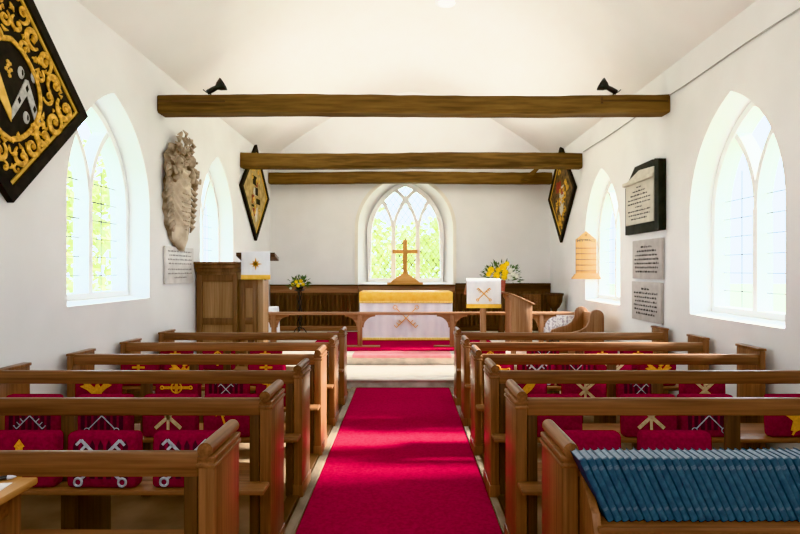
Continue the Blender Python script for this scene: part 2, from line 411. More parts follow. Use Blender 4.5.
t = tie_beam(9.14, 3.31, 3.565, XL+.005, XR-.005, .2, 'oak tie beam in the middle, diamond hatchments behind both ends')
m = MB(); m.box(XR-.72, XR-.04, -.004, .03, .15, .165); m.build('mortice_groove', M['oakd_x'], t)
t = tie_beam(10.98, 3.345, 3.575, XL+.02, XR-.02, .19, 'oak tie beam farthest away, against the wall above the altar window')
m = MB(); m.prism([(2.36, .06), (2.62, .27), (2.72, .27), (2.50, .02)], -.14, -.001, 'y'); m.build('brace', M['beam'], t)

# spotlights on the first beam
def spotlight(x, s, label):
    t = thing('spotlight', label, 'spotlight', (x, 6.20, 3.572), 0, 'black spotlights on the first beam')
    m = MB(); m.lathe([(.035, 0), (.035, .008), (.006, .012), (.006, .055)], n=12); m.box(-.05, .05, -.02, .02, 0, .008); m.build('bracket', M['iron'], t)
    A = Matrix.Translation((0, 0, .065)) @ Matrix.Rotation(s*math.radians(62), 4, 'Y')
    m = MB(); m.lathe([(.012, -.05), (.028, -.045), (.030, .03), (.026, .07), (.034, .085)], n=16, mat=A); m.build('lamp_body', M['iron'], t, smooth=40)
    m = MB(); m.lathe([(.030, .08), (.050, .105), (.078, .165), (.074, .168), (.046, .108), (.02, .10)], n=18, mat=A); m.build('flared_shade', M['iron'], t, smooth=40)
    m = MB(); p = A @ Vector((0, 0, -.05)); m.tube([p, p+Vector((-s*.02, 0, .012)), p+Vector((-s*.045, 0, .035))], .006, 6); m.build('adjusting_arm', M['iron'], t)
    return t
spotlight(-2.27, 1, 'black flared spotlight on the left end of the nearest beam')
spotlight(2.41, -1, 'black flared spotlight on the right end of the nearest beam')
m = MB(); m.tube([(XR-.014, y, 3.555+.008*math.sin(y*3)) for y in [1.9+.35*i for i in range(13)]], .007, 6)
m.tube([(XR-.014, y, 3.555+.006*math.sin(y*3)) for y in [6.36+.3*i for i in range(10)]], .007, 6)
tag(m.build('electric_cable', M['cable']), 'thin grey electric cable clipped high along the right wall', 'cable')
t = thing('ceiling_glow', 'small round white glow on the ceiling above the aisle', 'light', (.56, 7.3, ceil_z(.56)-.005))  # disc added to stand for a soft glow on the plaster
m = MB(); m.lathe([(.16, 0), (.16, -.012), (.13, -.02)], n=28); m.build('rim', M['stone_white'], t, smooth=30)
m = MB(); m.lathe([(.125, -.018), (.10, -.032), (.03, -.04)], n=28); m.build('glow_disc', M['lamp'], t, smooth=60)

# ------------------------------------------------------------------ pews
ROWS = [1.94, 2.76, 3.59, 4.40, 5.22, 6.03]
def cyl_y(m, x, z, r, y0, y1, n=14):
    m.tube([(x, y0, z), (x, y1, z)], r, n)
def make_pew(side, label, group, shelf=False, ledge=True):
    """side -1 left, +1 right; local origin at the aisle face of the pew end, front of the back rail"""
    ax = -.70 if side < 0 else .57
    L = 2.10 if side < 0 else 2.40
    t = thing('pew', label, 'pew', (ax, ROWS[0], 0), 0, group)
    s = side
    def bx(m, u0, u1, *a, **k): m.box(min(s*u0, s*u1), max(s*u0, s*u1), *a, **k)
    # aisle end: slab, mouldings and roll
    m = MB(); bx(m, 0, .058, 0, .30, 0, .868, bev=.006); bx(m, -.006, .064, -.005, .305, 0, .10, bev=.005)
    o = m.build('bench_end', M['oak_z'], t, smooth=40)
    m = MB(); cyl_y(m, s*.030, .895, .028, -.006, .306); bx(m, -.009, .064, -.004, .304, .828, .846, bev=.006); bx(m, -.006, .062, -.002, .302, .852, .872, bev=.005)
    m.build('roll_moulding', M['oak_y'], o, smooth=40)
    # wall end
    m = MB(); he = .865 if side < 0 else .910; bx(m, L-.05, L, 0, .31, 0, he, bev=.005); bx(m, L-.06, L+.005, -.006, .316, he, he+.023, bev=.006)
    m.build('bench_end', M['oak_z'], t, smooth=40)
    m = MB(); bx(m, .058, L-.05, .006, .046, .792, .882, bev=.009); m.build('back_rail', M['oak_x'], t, smooth=40)
    um = 1.025 if side < 0 else 1.10
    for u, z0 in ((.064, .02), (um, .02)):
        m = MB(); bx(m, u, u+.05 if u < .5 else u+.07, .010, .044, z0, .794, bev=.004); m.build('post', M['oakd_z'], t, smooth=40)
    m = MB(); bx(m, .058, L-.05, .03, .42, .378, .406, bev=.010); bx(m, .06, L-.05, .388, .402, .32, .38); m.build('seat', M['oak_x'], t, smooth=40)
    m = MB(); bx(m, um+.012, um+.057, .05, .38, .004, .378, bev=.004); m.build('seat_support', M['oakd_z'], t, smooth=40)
    if ledge and not shelf:
        m = MB(); bx(m, .006, L-.05, -.118, .008, .430, .456, bev=.008); m.build('kneeler_ledge', M['oak_x'], t, smooth=40)
    if shelf:
        m = MB(); bx(m, .075, L-.06, -.150, .002, .657, .685, bev=.009); bx(m, .075, L-.06, -.145, .002, .625, .657, bev=.004)
        m.build('book_shelf', M['oak_x'], t, smooth=40)
        prof = [(0.004, .10), (0.004, .85), (-.012, .85), (-.03, .80), (-.075, .76), (-.125, .72), (-.15, .66), (-.155, .58), (-.155, .10)]
        m = MB(); m.prism(prof, s*.062, s*.092, 'x', bev=.004); m.build('shelf_bracket', M['oak_z'], t, smooth=40)
        m = MB(); m.prism(prof, s*(L-.10), s*(L-.07), 'x', bev=.004); m.build('shelf_bracket', M['oak_z'], t, smooth=40)
    return t
ZS = [1, 1, .985, .966, .95, .953]              # the pews get a little lower towards the altar
ORD = ['first', 'second', 'third', 'fourth', 'fifth', 'sixth', 'seventh', 'eighth', 'ninth', 'tenth', 'eleventh', 'twelfth', 'thirteenth', 'fourteenth', 'fifteenth', 'sixteenth', 'seventeenth', 'eighteenth', 'nineteenth', 'twentieth']
ORD += ['twenty-'+q for q in ORD[:9]]+['thirtieth']+['thirty-'+q for q in ORD[:9]]
POS = ['nearest the viewer', 'second from the viewer', 'third from the viewer', 'fourth from the viewer', 'fifth from the viewer', 'sixth from the viewer, nearest the altar']
lab = lambda sd, i: 'oak pew with roll-topped end, %s of the aisle, %s' % (sd, POS[i])
make_pew(-1, lab('left', 0), 'pews left of the aisle', ledge=False)
p0 = make_pew(-1, lab('left', 1), 'pews left of the aisle'); p0.location.y = ROWS[1]
for i in range(2, 6):
    c = copy_tree(p0); c.location.y = ROWS[i]; c.scale.z = ZS[i]; c['label'] = lab('left', i)
make_pew(1, 'oak pew right of the aisle, nearest the viewer, blue books shelved on its back', 'pews right of the aisle', True)
p1 = make_pew(1, lab('right', 1), 'pews right of the aisle'); p1.location.y = ROWS[1]
for i in range(2, 6):
    c = copy_tree(p1); c.location.y = ROWS[i]; c.scale.z = ZS[i]; c['label'] = lab('right', i)

# ------------------------------------------------------------------ kneelers
KW, KH, KD = .356, .276, .085
def make_kneeler_body(t):
    m = MB(); m.box(-KW/2, KW/2, 0, KD, 0, KH, bev=.026, seg=3); m.build('cushion', M['kneeler'], t, smooth=60)
    m = MB()
    zz = .03
    hx, q = KW/2-.012, .012
    m.tube([(-hx+q, .008, q), (hx-q, .008, q), (hx, .008, 2*q), (hx, .008, KH-2*q), (hx-q, .008, KH-q), (-hx+q, .008, KH-q), (-hx, .008, KH-2*q), (-hx, .008, 2*q)], .004, 6, closed=True)
    m.build('piping', M['kneeler'], t)
def seg2(m, x0, z0, x1, z1, w, y=-.004):
    d = Vector((x1-x0, z1-z0)); n = Vector((-d.y, d.x)).normalized()*w/2
    m.prism([(x0+n.x, z0+n.y), (x1+n.x, z1+n.y), (x1-n.x, z1-n.y), (x0-n.x, z0-n.y)], y, .012, 'y')
def ring2(m, x, z, r, w, y=-.003):
    m.tube([(x+r*math.cos(a*PI/8), y, z+r*math.sin(a*PI/8)) for a in range(16)], w/2, 6, closed=True)
def crossed_keys(m, c, S, w, up=True):
    """two crossed keys, bits at one end and rings at the other"""
    k = 1 if up else -1; cx, cz = c
    for s in (-1, 1):
        seg2(m, cx-s*.5*S, cz-k*.5*S, cx+s*.5*S, cz+k*.5*S, w)
        ex, ez = cx+s*.5*S, cz+k*.5*S
        for f in (.0, .13, .26):
            bx_, bz = ex-s*f*S, ez-k*f*S
            seg2(m, bx_, bz, bx_+s*.13*S, bz-k*.13*S, w*.9)
        ring2(m, cx-s*.57*S, cz-k*.57*S, .10*S, w*.9)
CZ = KH/2
def e_keys(t, dark=True, up=True, w=.015, mat='silver', S=.195):
    if dark:
        m = MB()
        for i in range(7):
            x = -.125+i*.0417
            m.prism([(x-.013, .05), (x+.013, .05), (x+.013, .215), (x, .243), (x-.013, .215)], -.0022, .01, 'y')
        m.build('arcade_pattern', M['blk_wool'], t)
    m = MB(); crossed_keys(m, (0, CZ+.008), S, w, up); m.build('emblem', M[mat], t)
def e_chirho(t, mat='beige'):
    m = MB(); w = .024
    for s in (-1, 1): seg2(m, -s*.085, CZ-.075, s*.085, CZ+.075, w)
    seg2(m, 0, CZ-.105, 0, CZ+.105, w*.8)
    m.tube([(.0+.032*math.sin(a*PI/6), -.002, CZ+.072+.032*math.cos(a*PI/6)) for a in range(7)], .008, 6); m.build('emblem', M[mat], t)
def e_bird(t):
    m = MB(); y = -.003
    m.prism([(-.05, .05), (-.02, .04), (.03, .06), (.05, .11), (.035, .17), (.02, .19), (.0, .185), (-.01, .16), (-.03, .12)], y, .01, 'y')
    m.prism([(.0, .15), (-.06, .20), (-.12, .22), (-.09, .18), (-.13, .17), (-.07, .14), (-.02, .10)], y-.001, .01, 'y')
    m.prism([(.03, .15), (.07, .20), (.12, .23), (.10, .19), (.13, .18), (.08, .15), (.04, .11)], y-.001, .01, 'y')
    m.prism([(.02, .185), (.05, .20), (.025, .215), (.0, .20)], y-.002, .01, 'y')
    seg2(m, -.02, .05, -.04, .02, .012); seg2(m, .02, .06, .03, .02, .012); m.build('emblem', M['goldst'], t)
def e_goldcross(t):
    m = MB(); seg2(m, -.11, CZ+.02, .11, CZ+.02, .022); seg2(m, 0, CZ-.09, 0, CZ+.115, .022); ring2(m, 0, CZ+.02, .042, .012)
    for a, b2 in ((-.115, CZ+.02), (.115, CZ+.02), (0, CZ+.115)): ring2(m, a, b2, .012, .012)
    m.build('emblem', M['goldst'], t)
def e_fish(t):
    m = MB(); P = []
    for i in range(9): a = PI*i/8; P.append((-.085*math.cos(a)+.0, .03*math.sin(a)))
    for i in range(1, 8): a = PI*i/8; P.append((.085*math.cos(a), -.03*math.sin(a)))
    ca, sa = math.cos(.8), math.sin(.8)
    rot = lambda p: (p[0]*ca-p[1]*sa+.02, p[0]*sa+p[1]*ca+CZ+.02)
    m.prism([rot(p) for p in P], -.003, .01, 'y'); m.prism([rot(p) for p in ((-.07, 0), (-.13, .04), (-.115, 0), (-.13, -.04))], -.003, .01, 'y'); m.build('emblem', M['goldst'], t)
def e_bar(t):
    m = MB(); seg2(m, -.11, CZ+.065, .11, CZ+.065, .018); ring2(m, .12, CZ+.065, .016, .012); seg2(m, -.10, CZ+.065, -.10, CZ+.02, .016); seg2(m, -.07, CZ+.065, -.07, CZ+.03, .014); m.build('emblem', M['goldst'], t)
def e_post(t):
    m = MB(); m.prism([(-.017, .03), (.017, .03), (.017, .205), (.026, .21), (0, .245), (-.026, .21), (-.017, .205)], -.003, .01, 'y'); ring2(m, 0, .212, .007, .005, -.005); m.build('emblem', M['goldst'], t)
def e_flower(t):
    m = MB()
    for k in range(6):
        a = k*PI/3; c, s = math.cos(a), math.sin(a)
        m.prism([(-.06+c*.01-s*.012, CZ+.05+s*.01+c*.012), (-.06+c*.06, CZ+.05+s*.06), (-.06+c*.01+s*.012, CZ+.05+s*.01-c*.012)], -.003, .01, 'y')
    seg2(m, -.06, CZ+.05, -.02, CZ-.08, .012); m.build('emblem', M['goldst'], t)
def e_tall(t):
    m = MB(); seg2(m, 0, .03, 0, .245, .022); seg2(m, -.06, .18, .06, .18, .020); m.build('emblem', M['goldst'], t)
def e_ring(t): e_keys(t, True, False, .008, 'silver', .17)
def e_plainkeys(t): e_keys(t, True, True, .008, 'silver', .17)
def e_plain(t): pass
EMB = {'plain': (e_plain, 'plain upper face'), 'keys': (e_keys, 'crossed silver keys over dark arches'), 'ring': (e_ring, 'silver keys with ring handles upward'), 'thin': (e_plainkeys, 'thin crossed silver keys'),
       'chi': (e_chirho, 'a beige chi-rho'), 'bird': (e_bird, 'a gold bird'), 'cross': (e_goldcross, 'a gold ringed cross'), 'fish': (e_fish, 'a gold fish'),
       'bar': (e_bar, 'a long gold key'), 'post': (e_post, 'a gold pointed post'), 'flower': (e_flower, 'a gold flower'), 'tall': (e_tall, 'a tall gold cross')}
KN = {('left', 2): [(-14, 58, 'post'), (67, 140, 'keys'), (152, 225, 'keys')],
      ('left', 3): [(7, 60, 'ring'), (79, 131, 'thin'), (144, 197, 'chi'), (205, 257, 'flower')],
      ('left', 4): [(77, 121, 'bird'), (156, 201, 'cross'), (205, 250, 'thin'), (256, 300, 'flower')],
      ('left', 5): [(122, 160, 'tall'), (166, 203, 'bird'), (249, 286, 'tall')],
      ('left', 6): [(160, 195, 'tall'), (203, 236, 'cross'), (250, 283, 'tall')],
      ('right', 2): [(549, 623, 'plain'), (638, 714, 'plain')],
      ('right', 3): [(529, 581, 'bar'), (622, 676, 'chi'), (680, 733, 'thin'), (768, 821, 'bird')],
      ('right', 4): [(503, 546, 'fish'), (561, 606, 'chi'), (617, 661, 'thin'), (680, 724, 'chi')],
      ('right', 5): [(478, 513, 'cross'), (517, 554, 'keys'), (556, 593, 'ring'), (594, 631, 'chi'), (637, 675, 'bird')],
      ('right', 6): [(473, 506, 'cross'), (526, 559, 'ring'), (584, 617, 'tall'), (620, 652, 'tall')]}
protos = {}
for (sd, r), L in KN.items():
    order = sorted(range(len(L)), key=lambda i: (L[i][0] if sd == 'right' else -L[i][1]))
    y = ROWS[r-1]-.016-KD
    for rank, i in enumerate(order):
        a, b2, e = L[i]; xc = ((a+b2)/2-VX)/F*y*1.01
        lb = 'red kneeler, %s, %s %s pew, %s from aisle' % (EMB[e][1], ORD[r-1], sd, ORD[rank])
        if e not in protos:
            t = thing('kneeler', lb, 'kneeler'); make_kneeler_body(t); EMB[e][0](t); protos[e] = t
        else: t = copy_tree(protos[e]); t['label'] = lb
        t['group'] = 'red kneelers on the %s pews' % sd
        t.location = (xc, y+random.uniform(-.004, .001), .456*ZS[r-1]+.0015); t.rotation_euler = (-math.radians(random.uniform(.5, 2.5)), 0, math.radians(random.uniform(-1.2, 1.2)))

# ------------------------------------------------------------------ blue books
BT, BH, BD = .0232, .234, .098
def make_book():
    t = thing('hymn_book', 'blue book', 'book')
    m = MB(); n = 7; P = []
    for i in range(n): a = PI*i/(n-1); P.append((-BT/2*math.cos(a), -.006*math.sin(a)))
    P = [(-BT/2, BD)]+P+[(BT/2, BD), (BT/2-.0025, BD), (BT/2-.0025, .003), (-BT/2+.0025, .003), (-BT/2+.0025, BD)]
    m.prism(P, 0, BH, 'z'); m.build('cover', M['book'], t, smooth=35)
    m = MB(); m.box(-BT/2+.0026, BT/2-.0026, .002, BD-.004, .004, BH-.004); m.build('page_block', M['pages'], t)
    for nm, z0, h in (('publisher_mark', .040, .011), ('title_lettering', .192, .016)):
        m = MB(); m.tube([(-.0075, -.0052, z0+h/2), (-.003, -.0066, z0+h/2), (.003, -.0066, z0+h/2), (.0075, -.0052, z0+h/2)], h/2, 6, flat=((0, 1, 0), .12)); m.build(nm, M['spine_ink'], t)
    return t
bk = make_book(); LEAN = math.radians(25)
NB = 32
for i in range(NB):
    t = bk if i == 0 else copy_tree(bk)
    x = .702+i*.0262
    t.location = (x, ROWS[0]-.110+random.uniform(-.004, .004), 687e-3+BT/2*math.sin(LEAN))
    t.rotation_euler = (0, -LEAN+math.radians(random.uniform(-.5, .5)), 0)
    t['label'] = 'blue cloth hymn book, %s from the aisle in the long leaning row' % ORD[i] if i else 'blue cloth hymn book at the aisle end of the long leaning row'
    t['group'] = 'blue hymn books on the pew-back shelf'

# ------------------------------------------------------------------ desk at the left edge
t = thing('side_table', 'pale wooden table at the left edge, in front of the nearest pew', 'table', (-1.735, 1.53, 0))
m = MB(); m.box(-.44, .44, -.36, .35, .795, .822, bev=.008); m.build('table_top', M['pine_y'], t, smooth=40)
m = MB(); m.box(-.39, .39, .29, .31, .72, .796); m.box(.37, .39, -.33, .31, .72, .796); m.box(-.39, .39, -.33, -.31, .72, .796); m.box(-.39, -.37, -.33, .31, .72, .796); m.build('apron', M['oak_x'], t)
for a in (-.40, .35):
    for c in (-.34, .27):
        m = MB(); m.box(a, a+.05, c, c+.05, 0, .795, bev=.004); m.build('leg', M['oak_z'], t, smooth=40)
m = MB(); m.box(-.105, .105, -.148, .148, 0, .002, mat=Matrix.Rotation(.12, 4, 'Z')); tag(m.build('paper_sheet', M['paper'], loc=(-1.43, 1.66, .8225)), 'white sheet of paper lying on the table at the left edge', 'paper')
t = thing('pen', 'black pen lying beyond the paper on the left table', 'pen', (-1.42, 1.835, .8305), .35)
m = MB(); m.tube([(-.07, 0, 0), (.04, 0, 0)], .008, 8); m.build('barrel', M['iron'], t)
m = MB(); m.tube([(.04, 0, 0), (.055, 0, 0), (.066, 0, 0)], [.008, .006, .0015], 8); m.build('tip', M['silver'], t)

# ------------------------------------------------------------------ wall-hung things (built facing -y, turned to their wall)
def on_left(y, z): return (XL+.004, y, z), PI/2
def on_right(y, z): return (XR-.004, y, z), -PI/2
def words_rows(m, w, ztop, rows, pitch, h, y, rnd, wave=True, weights=None):
    for r in range(rows):
        ww = w*(weights[r] if weights else 1); x = -ww/2; z = ztop-r*pitch
        while x < ww/2-.008:
            k = min(rnd.uniform(.02, .075), ww/2-x); P = []
            n = max(2, int(k/.012))
            for i in range(n): 
                xa = x+i*k/n; hh = h*rnd.uniform(.5, 1.0)
                m.box(xa, xa+k/n*.62, y, y+.004, z, z+hh)
            x += k+.016
def diamond(hd, vd): return [(-hd, 0), (0, -vd), (hd, 0), (0, vd)]
def diamond_frame(m, h0, v0, h1, v1, ya, yb):
    A_, B_ = diamond(h0, v0), diamond(h1, v1)
    for i in range(4):
        j = (i+1) % 4
        m.prism([A_[i], A_[j], B_[j], B_[i]], ya, yb, 'y')
def spiral(m, cx, cz, r, a0, turns, dirn, y, th):
    P = []; R = []; n = 20
    for i in range(n+1):
        f = i/n; a = a0+dirn*turns*2*PI*f; rr = r*(1-.82*f)
        P.append((cx+rr*math.cos(a), y-.01*f, cz+rr*math.sin(a))); R.append(th*(.35+.9*math.sin(PI*min(1, f*1.15+.08))))
    m.tube(P, R, 7, flat=((0, 1, 0), .5)); m.ico((cx, y-.012, cz), th*1.25, (1, .6, 1), 1)
# large hatchment, left wall
loc, rz = on_left(3.80, 2.90)
t = thing('hatchment', 'large black diamond hatchment with gold scrollwork, upper left wall', 'hatchment', loc, rz)
m = MB(); diamond_frame(m, .89, .87, .775, .755, -.05, -.002); m.build('frame', M['black'], t)
m = MB(); m.prism(diamond(.79, .77), -.018, -.003, 'y'); m.build('painted_board', M['black'], t)
m = MB(); diamond_frame(m, .775, .755, .745, .725, -.03, -.016); m.build('gold_border', M['goldline'], t)
m = MB(); rs = random.Random(3)
SP = [(.60, -.03, .10, 2.4, 1.3, 1), (.47, .13, .085, 4.2, 1.2, -1), (.47, -.17, .10, .6, 1.3, -1), (.36, .27, .085, 5.0, 1.25, 1), (.34, -.31, .095, 1.5, 1.3, 1),
      (.22, .40, .085, 5.5, 1.2, -1), (.22, -.42, .085, 1.0, 1.2, -1), (.12, .53, .07, 4.2, 1.2, 1), (.11, -.52, .075, 2.2, 1.2, 1), (.40, .01, .06, 3.4, 1.2, 1),
      (.30, .15, .055, 1.0, 1.2, -1), (.22, -.28, .05, 4.0, 1.1, 1), (.06, -.62, .04, 1, 1, 1), (.05, .63, .04, 2, 1, -1), (.13, .28, .06, 0, 1.1, 1), (.06, .43, .06, 2, 1.1, 1)]
for cx, cz, r, a0, tn, dr in SP:
    for s in (-1, 1):
        spiral(m, s*cx, cz, r, a0 if s > 0 else PI-a0, tn, dr*s, -.026, r*.23)
for k in range(95):
    a = rs.uniform(0, 2*PI); ca, sa = math.cos(a), math.sin(a); q = .66/(abs(ca)+abs(sa)); f = rs.uniform(.66, .97)
    x, z = q*f*ca, q*f*sa
    if abs(x) < .26 and -.36 < z < .24: continue
    th = rs.uniform(0, 2*PI); L = rs.uniform(.03, .07)
    m.tube([(x, -.022, z), (x+L*.5*math.cos(th), -.03, z+L*.5*math.sin(th)), (x+L*math.cos(th+.7), -.024, z+L*math.sin(th+.7))], [.006, .016, .003], 6, flat=((0, 1, 0), .5))
# curling border of the shield
SH = []
for i in range(25):
    f = i/24; a = PI*f
    SH.append((.31*math.sin(a)**.6 if 0 < f < 1 else 0, .30-.72*f))
for s in (-1, 1): m.tube([(s*x, -.028, z) for x, z in SH], .020, 7, flat=((0, 1, 0), .5))
m.build('gilt_scrollwork', M['gold'], t, smooth=60)
m = MB(); m.prism([(-.15, .05), (-.11, .05), (.015, -.20), (.015, -.29), (-.13, -.10)], -.024, -.012, 'y'); m.prism([(-.29, -.22), (-.15, .05), (-.11, .05), (-.26, -.29)], -.023, -.012, 'y')
for dx, dz in ((0, 0), (.02, .02), (.03, -.02), (.01, -.04), (-.015, -.025), (.018, -.065), (.0, .03)): m.ico((-.02+dx, -.022, .10+dz), .016, (1, .6, 1), 1)
m.build('gold_chevron', M['goldline'], t)
m = MB(); m.prism([(.02, -.27), (.02, -.19), (.155, .065), (.185, .065), (.315, -.21), (.29, -.29), (.17, -.05)], -.024, -.012, 'y'); 
m.build('silver_chevron', M['silverp'], t)
m = MB()
for x, z in ((.09, -.11), (.17, .0), (.25, -.13)): m.prism([(x-.016, z), (x, z-.028), (x+.016, z), (x, z+.028)], -.027, -.02, 'y')
m.build('black_lozenges', M['black'], t)
for x, z in ((.115, .10), (.25, .115), (.17, -.215)):
    m = MB(); m.ico((x, -.016, z), .045, (.8, .25, 1.1), 2)
    o = m.build('silver_oval', M['silverp'], t, smooth=60)
    m = MB(); m.ico((x+.004, -.027, z), .02, (.5, .2, 1.3), 1); m.build('oval_device', M['black'], o)
# two chancel hatchments
def small_hatch(pos, hd, vd, label, field, style):
    (loc, rz) = pos
    t = thing('hatchment', label, 'hatchment', loc, rz)
    m = MB(); diamond_frame(m, hd, vd, hd*.89, vd*.89, -.05, -.002); m.build('frame', M['black'], t)
    m = MB(); m.prism(diamond(hd*.91, vd*.91), -.02, -.003, 'y'); m.build('painted_board', M[field], t)
    m = MB(); diamond_frame(m, hd*.895, vd*.895, hd*.86, vd*.86, -.03, -.018); m.build('gold_border', M['goldline'], t)
    q = random.Random(11 if style else 5)
    if style == 0:
        m = MB(); m.box(-.17, .06, -.028, -.018, .14, .30); m.box(-.02, .16, -.028, -.018, -.04, .10); m.box(-.24, -.10, -.026, -.018, -.28, -.24); m.box(.06, .30, -.028, -.018, -.20, -.10); m.build('dark_quarters', M['black'], t)
        m = MB(); m.box(.0, .14, -.026, -.017, .12, .22); m.box(-.24, -.10, -.026, -.017, -.22, -.06); m.prism([(-.2, -.3), (.05, -.3), (-.05, -.45)], -.026, -.017, 'y'); m.build('red_quarters', M['redp'], t)
        m = MB(); m.prism([(-.14, -.02), (.0, -.06), (.1, -.02), (.06, .1), (-.10, .08)], -.025, -.016, 'y'); m.prism([(-.06, -.34), (.14, -.26), (.12, -.50), (.0, -.56)], -.025, -.016, 'y'); m.build('white_scroll', M['whitep'], t)
        m = MB()
        for k in range(12): spiral(m, q.uniform(-.3, .3), q.uniform(-.45, .45), .06, q.uniform(0, 6), 1.1, q.choice((-1, 1)), -.026, .012)
        m.build('gilt_scrollwork', M['goldline'], t)
    else:
        m = MB(); m.prism([(-.12, .12), (.14, .16), (.12, -.34), (.0, -.42), (-.12, -.32)], -.026, -.016, 'y'); m.build('white_shield', M['whitep'], t)
        m = MB(); m.box(-.34, -.04, -.028, -.018, .05, .26); m.box(.0, .12, -.03, -.02, -.02, .10); m.build('red_quarters', M['redp'], t)
        m = MB()
        for k in range(22):
            z = q.uniform(-.62, .5); lim = .56*(1-abs(z)/.75)*.8
            spiral(m, q.choice((-1, 1))*q.uniform(.04, max(.05, lim)), z, .07, q.uniform(0, 6), 1.1, q.choice((-1, 1)), -.026, .016)
        m.build('gilt_scrollwork', M['gold'], t)
small_hatch(on_left(10.0, 3.00), .92, .90, 'diamond hatchment with ochre field on the left wall beyond the pulpit', 'ochre', 0)
small_hatch(on_right(10.3, 3.02), .88, .94, 'diamond hatchment with dark field and white shield, right chancel wall', 'darkfield', 1)

# carved monument and tablet, left wall
loc, rz = on_left(6.60, 2.50)
t = thing('carved_monument', 'carved stone monument with draped cartouche on the left wall between windows', 'monument', loc, rz)
rk = random.Random(4)
WID = [(-.70, .02), (-.66, .10), (-.58, .20), (-.45, .30), (-.2, .37), (.05, .39), (.25, .38), (.40, .40), (.50, .30), (.58, .25)]
def wid(v):
    for (a, wa), (b2, wb) in zip(WID, WID[1:]):
        if a <= v <= b2: return wa+(wb-wa)*(v-a)/(b2-a)
    return .2
b = bmesh.new(); NU, NV = 28, 60; G = []
for j in range(NV+1):
    v = -.70+1.28*j/NV; row = []
    for i in range(NU+1):
        s = -1+2*i/NU; w = wid(v)*(1+.05*math.sin(v*38+s*2)*(abs(s) > .7))
        dep = .02+.06*math.sqrt(max(0, 1-s*s))
        if abs(s) < .72 and v < .32:                       # swagged cartouche
            dep += 0.004+.010*math.sin((v-.22*s*s)*58)*(1 if v > -.40 else .1)
        else: dep += -.008+.022*math.sin(s*44+v*5)
        dep += rk.uniform(-.002, .002)
        row.append(b.verts.new((s*w, -dep, v)))
    G.append(row)
for A_, B_ in zip(G, G[1:]):
    for i in range(NU): b.faces.new((A_[i], A_[i+1], B_[i+1], B_[i]))
m = MB(); m._add(b)
m.build('drapery', M['relief'], t, smooth=60)
b = bmesh.new(); G = []
for j in range(NV+1):
    v = -.72+1.02*j/NV; row = []
    for i in range(NU+1):
        q_ = -1+2*i/NU; w = max(.03, wid(max(v, -.70)))*(.70 if v > -.45 else .70+.25*min(1, (-.45-v)/.1))
        fold = .5+.5*math.sin((v-.20*q_*q_)*60)
        dep = .04+.065*math.sqrt(max(0, 1-q_*q_))+.034*fold*(1 if v > -.40 else .05)*(1-q_**4)
        row.append(b.verts.new((q_*w, -dep, v)))
    G.append(row)
for A_, B_ in zip(G, G[1:]):
    for i in range(NU): b.faces.new((A_[i], A_[i+1], B_[i+1], B_[i]))
m = MB(); m._add(b); m.build('cartouche', M['relief_light'], t, smooth=60)
def cherub(x, z, r, turn):
    m = MB(); m.ico((x, -.10, z), r, (1, .95, 1.12), 2, .03); m.ico((x+turn*r*.4, -.10-r*.9, z-r*.1), r*.22, (.8, 1, 1), 1)
    for k in range(14): a = k*PI/13; m.ico((x-r*.9*math.cos(a), -.10+r*.1, z+r*.85*math.sin(a)+r*.15), r*.34, (1, 1, 1), 1, .1)
    m.tube([(x, -.09, z-r), (x+turn*.03, -.10, z-r*2.0), (x+turn*.08, -.09, z-r*3.0)], [r*.55, r*.8, r*.45], 10)
    m.tube([(x+turn*r*.6, -.10, z-r*1.6), (x+turn*r*1.8, -.14, z-r*1.9), (x+turn*r*2.4, -.13, z-r*1.0)], [r*.35, r*.3, r*.22], 8)
    return m.build('cherub', M['relief'], t, smooth=50)
cherub(.17, .42, .085, 1); cherub(-.19, .34, .075, -1); cherub(.30, .30, .06, 1)
m = MB()
for k in range(70):
    z = rk.uniform(.30, .72); w = .33*(1-(z-.30)/.55)+.04; x = rk.uniform(-w, w)+.05*(z > .55)
    a = rk.uniform(0, 2*PI); L = rk.uniform(.06, .13); y0 = -rk.uniform(.03, .11)
    m.tube([(x, y0, z), (x+L*.5*math.cos(a), y0-.03, z+L*.5*math.sin(a)), (x+L*math.cos(a+.6), y0-.01, z+L*math.sin(a+.6))], [.012, .032, .005], 6, flat=((0, 1, 0), .55))
m.build('carved_foliage', M['relief'], t, smooth=60)
for s in (-1, 1):
    m = MB()
    for k in range(10):
        f = k/9; z = .26-.66*f; x = s*(.37-.10*f*f)
        m.tube([(x-s*.05, -.05, z+.05), (x+s*.02, -.09, z), (x+s*.03, -.05, z-.07)], [.02, .034, .008], 7)
    m.build('side_garland', M['relief'], t, smooth=60)
m = MB(); words_rows(m, .28, -.02, 9, .055, .016, -.132, rk, weights=[.8, 1, 1, .9, 1, .8, .7, .5, .3]); m.build('inscription', M['inkmono'], t)
loc, rz = on_left(6.66, 1.61)
t = thing('memorial_tablet', 'pale marble memorial tablet below the carved monument on the left wall', 'tablet', loc, rz)
m = MB(); m.box(-.41, .41, -.03, 0, -.225, .225, bev=.006); m.build('slab', M['marble'], t, smooth=40)
m = MB(); words_rows(m, .70, .16, 4, .05, .02, -.0325, rk, weights=[1, .9, 1, .95]); words_rows(m, .70, -.06, 3, .05, .02, -.0325, rk, weights=[1, 1, .5]); m.build('inscription', M['inksoft'], t)

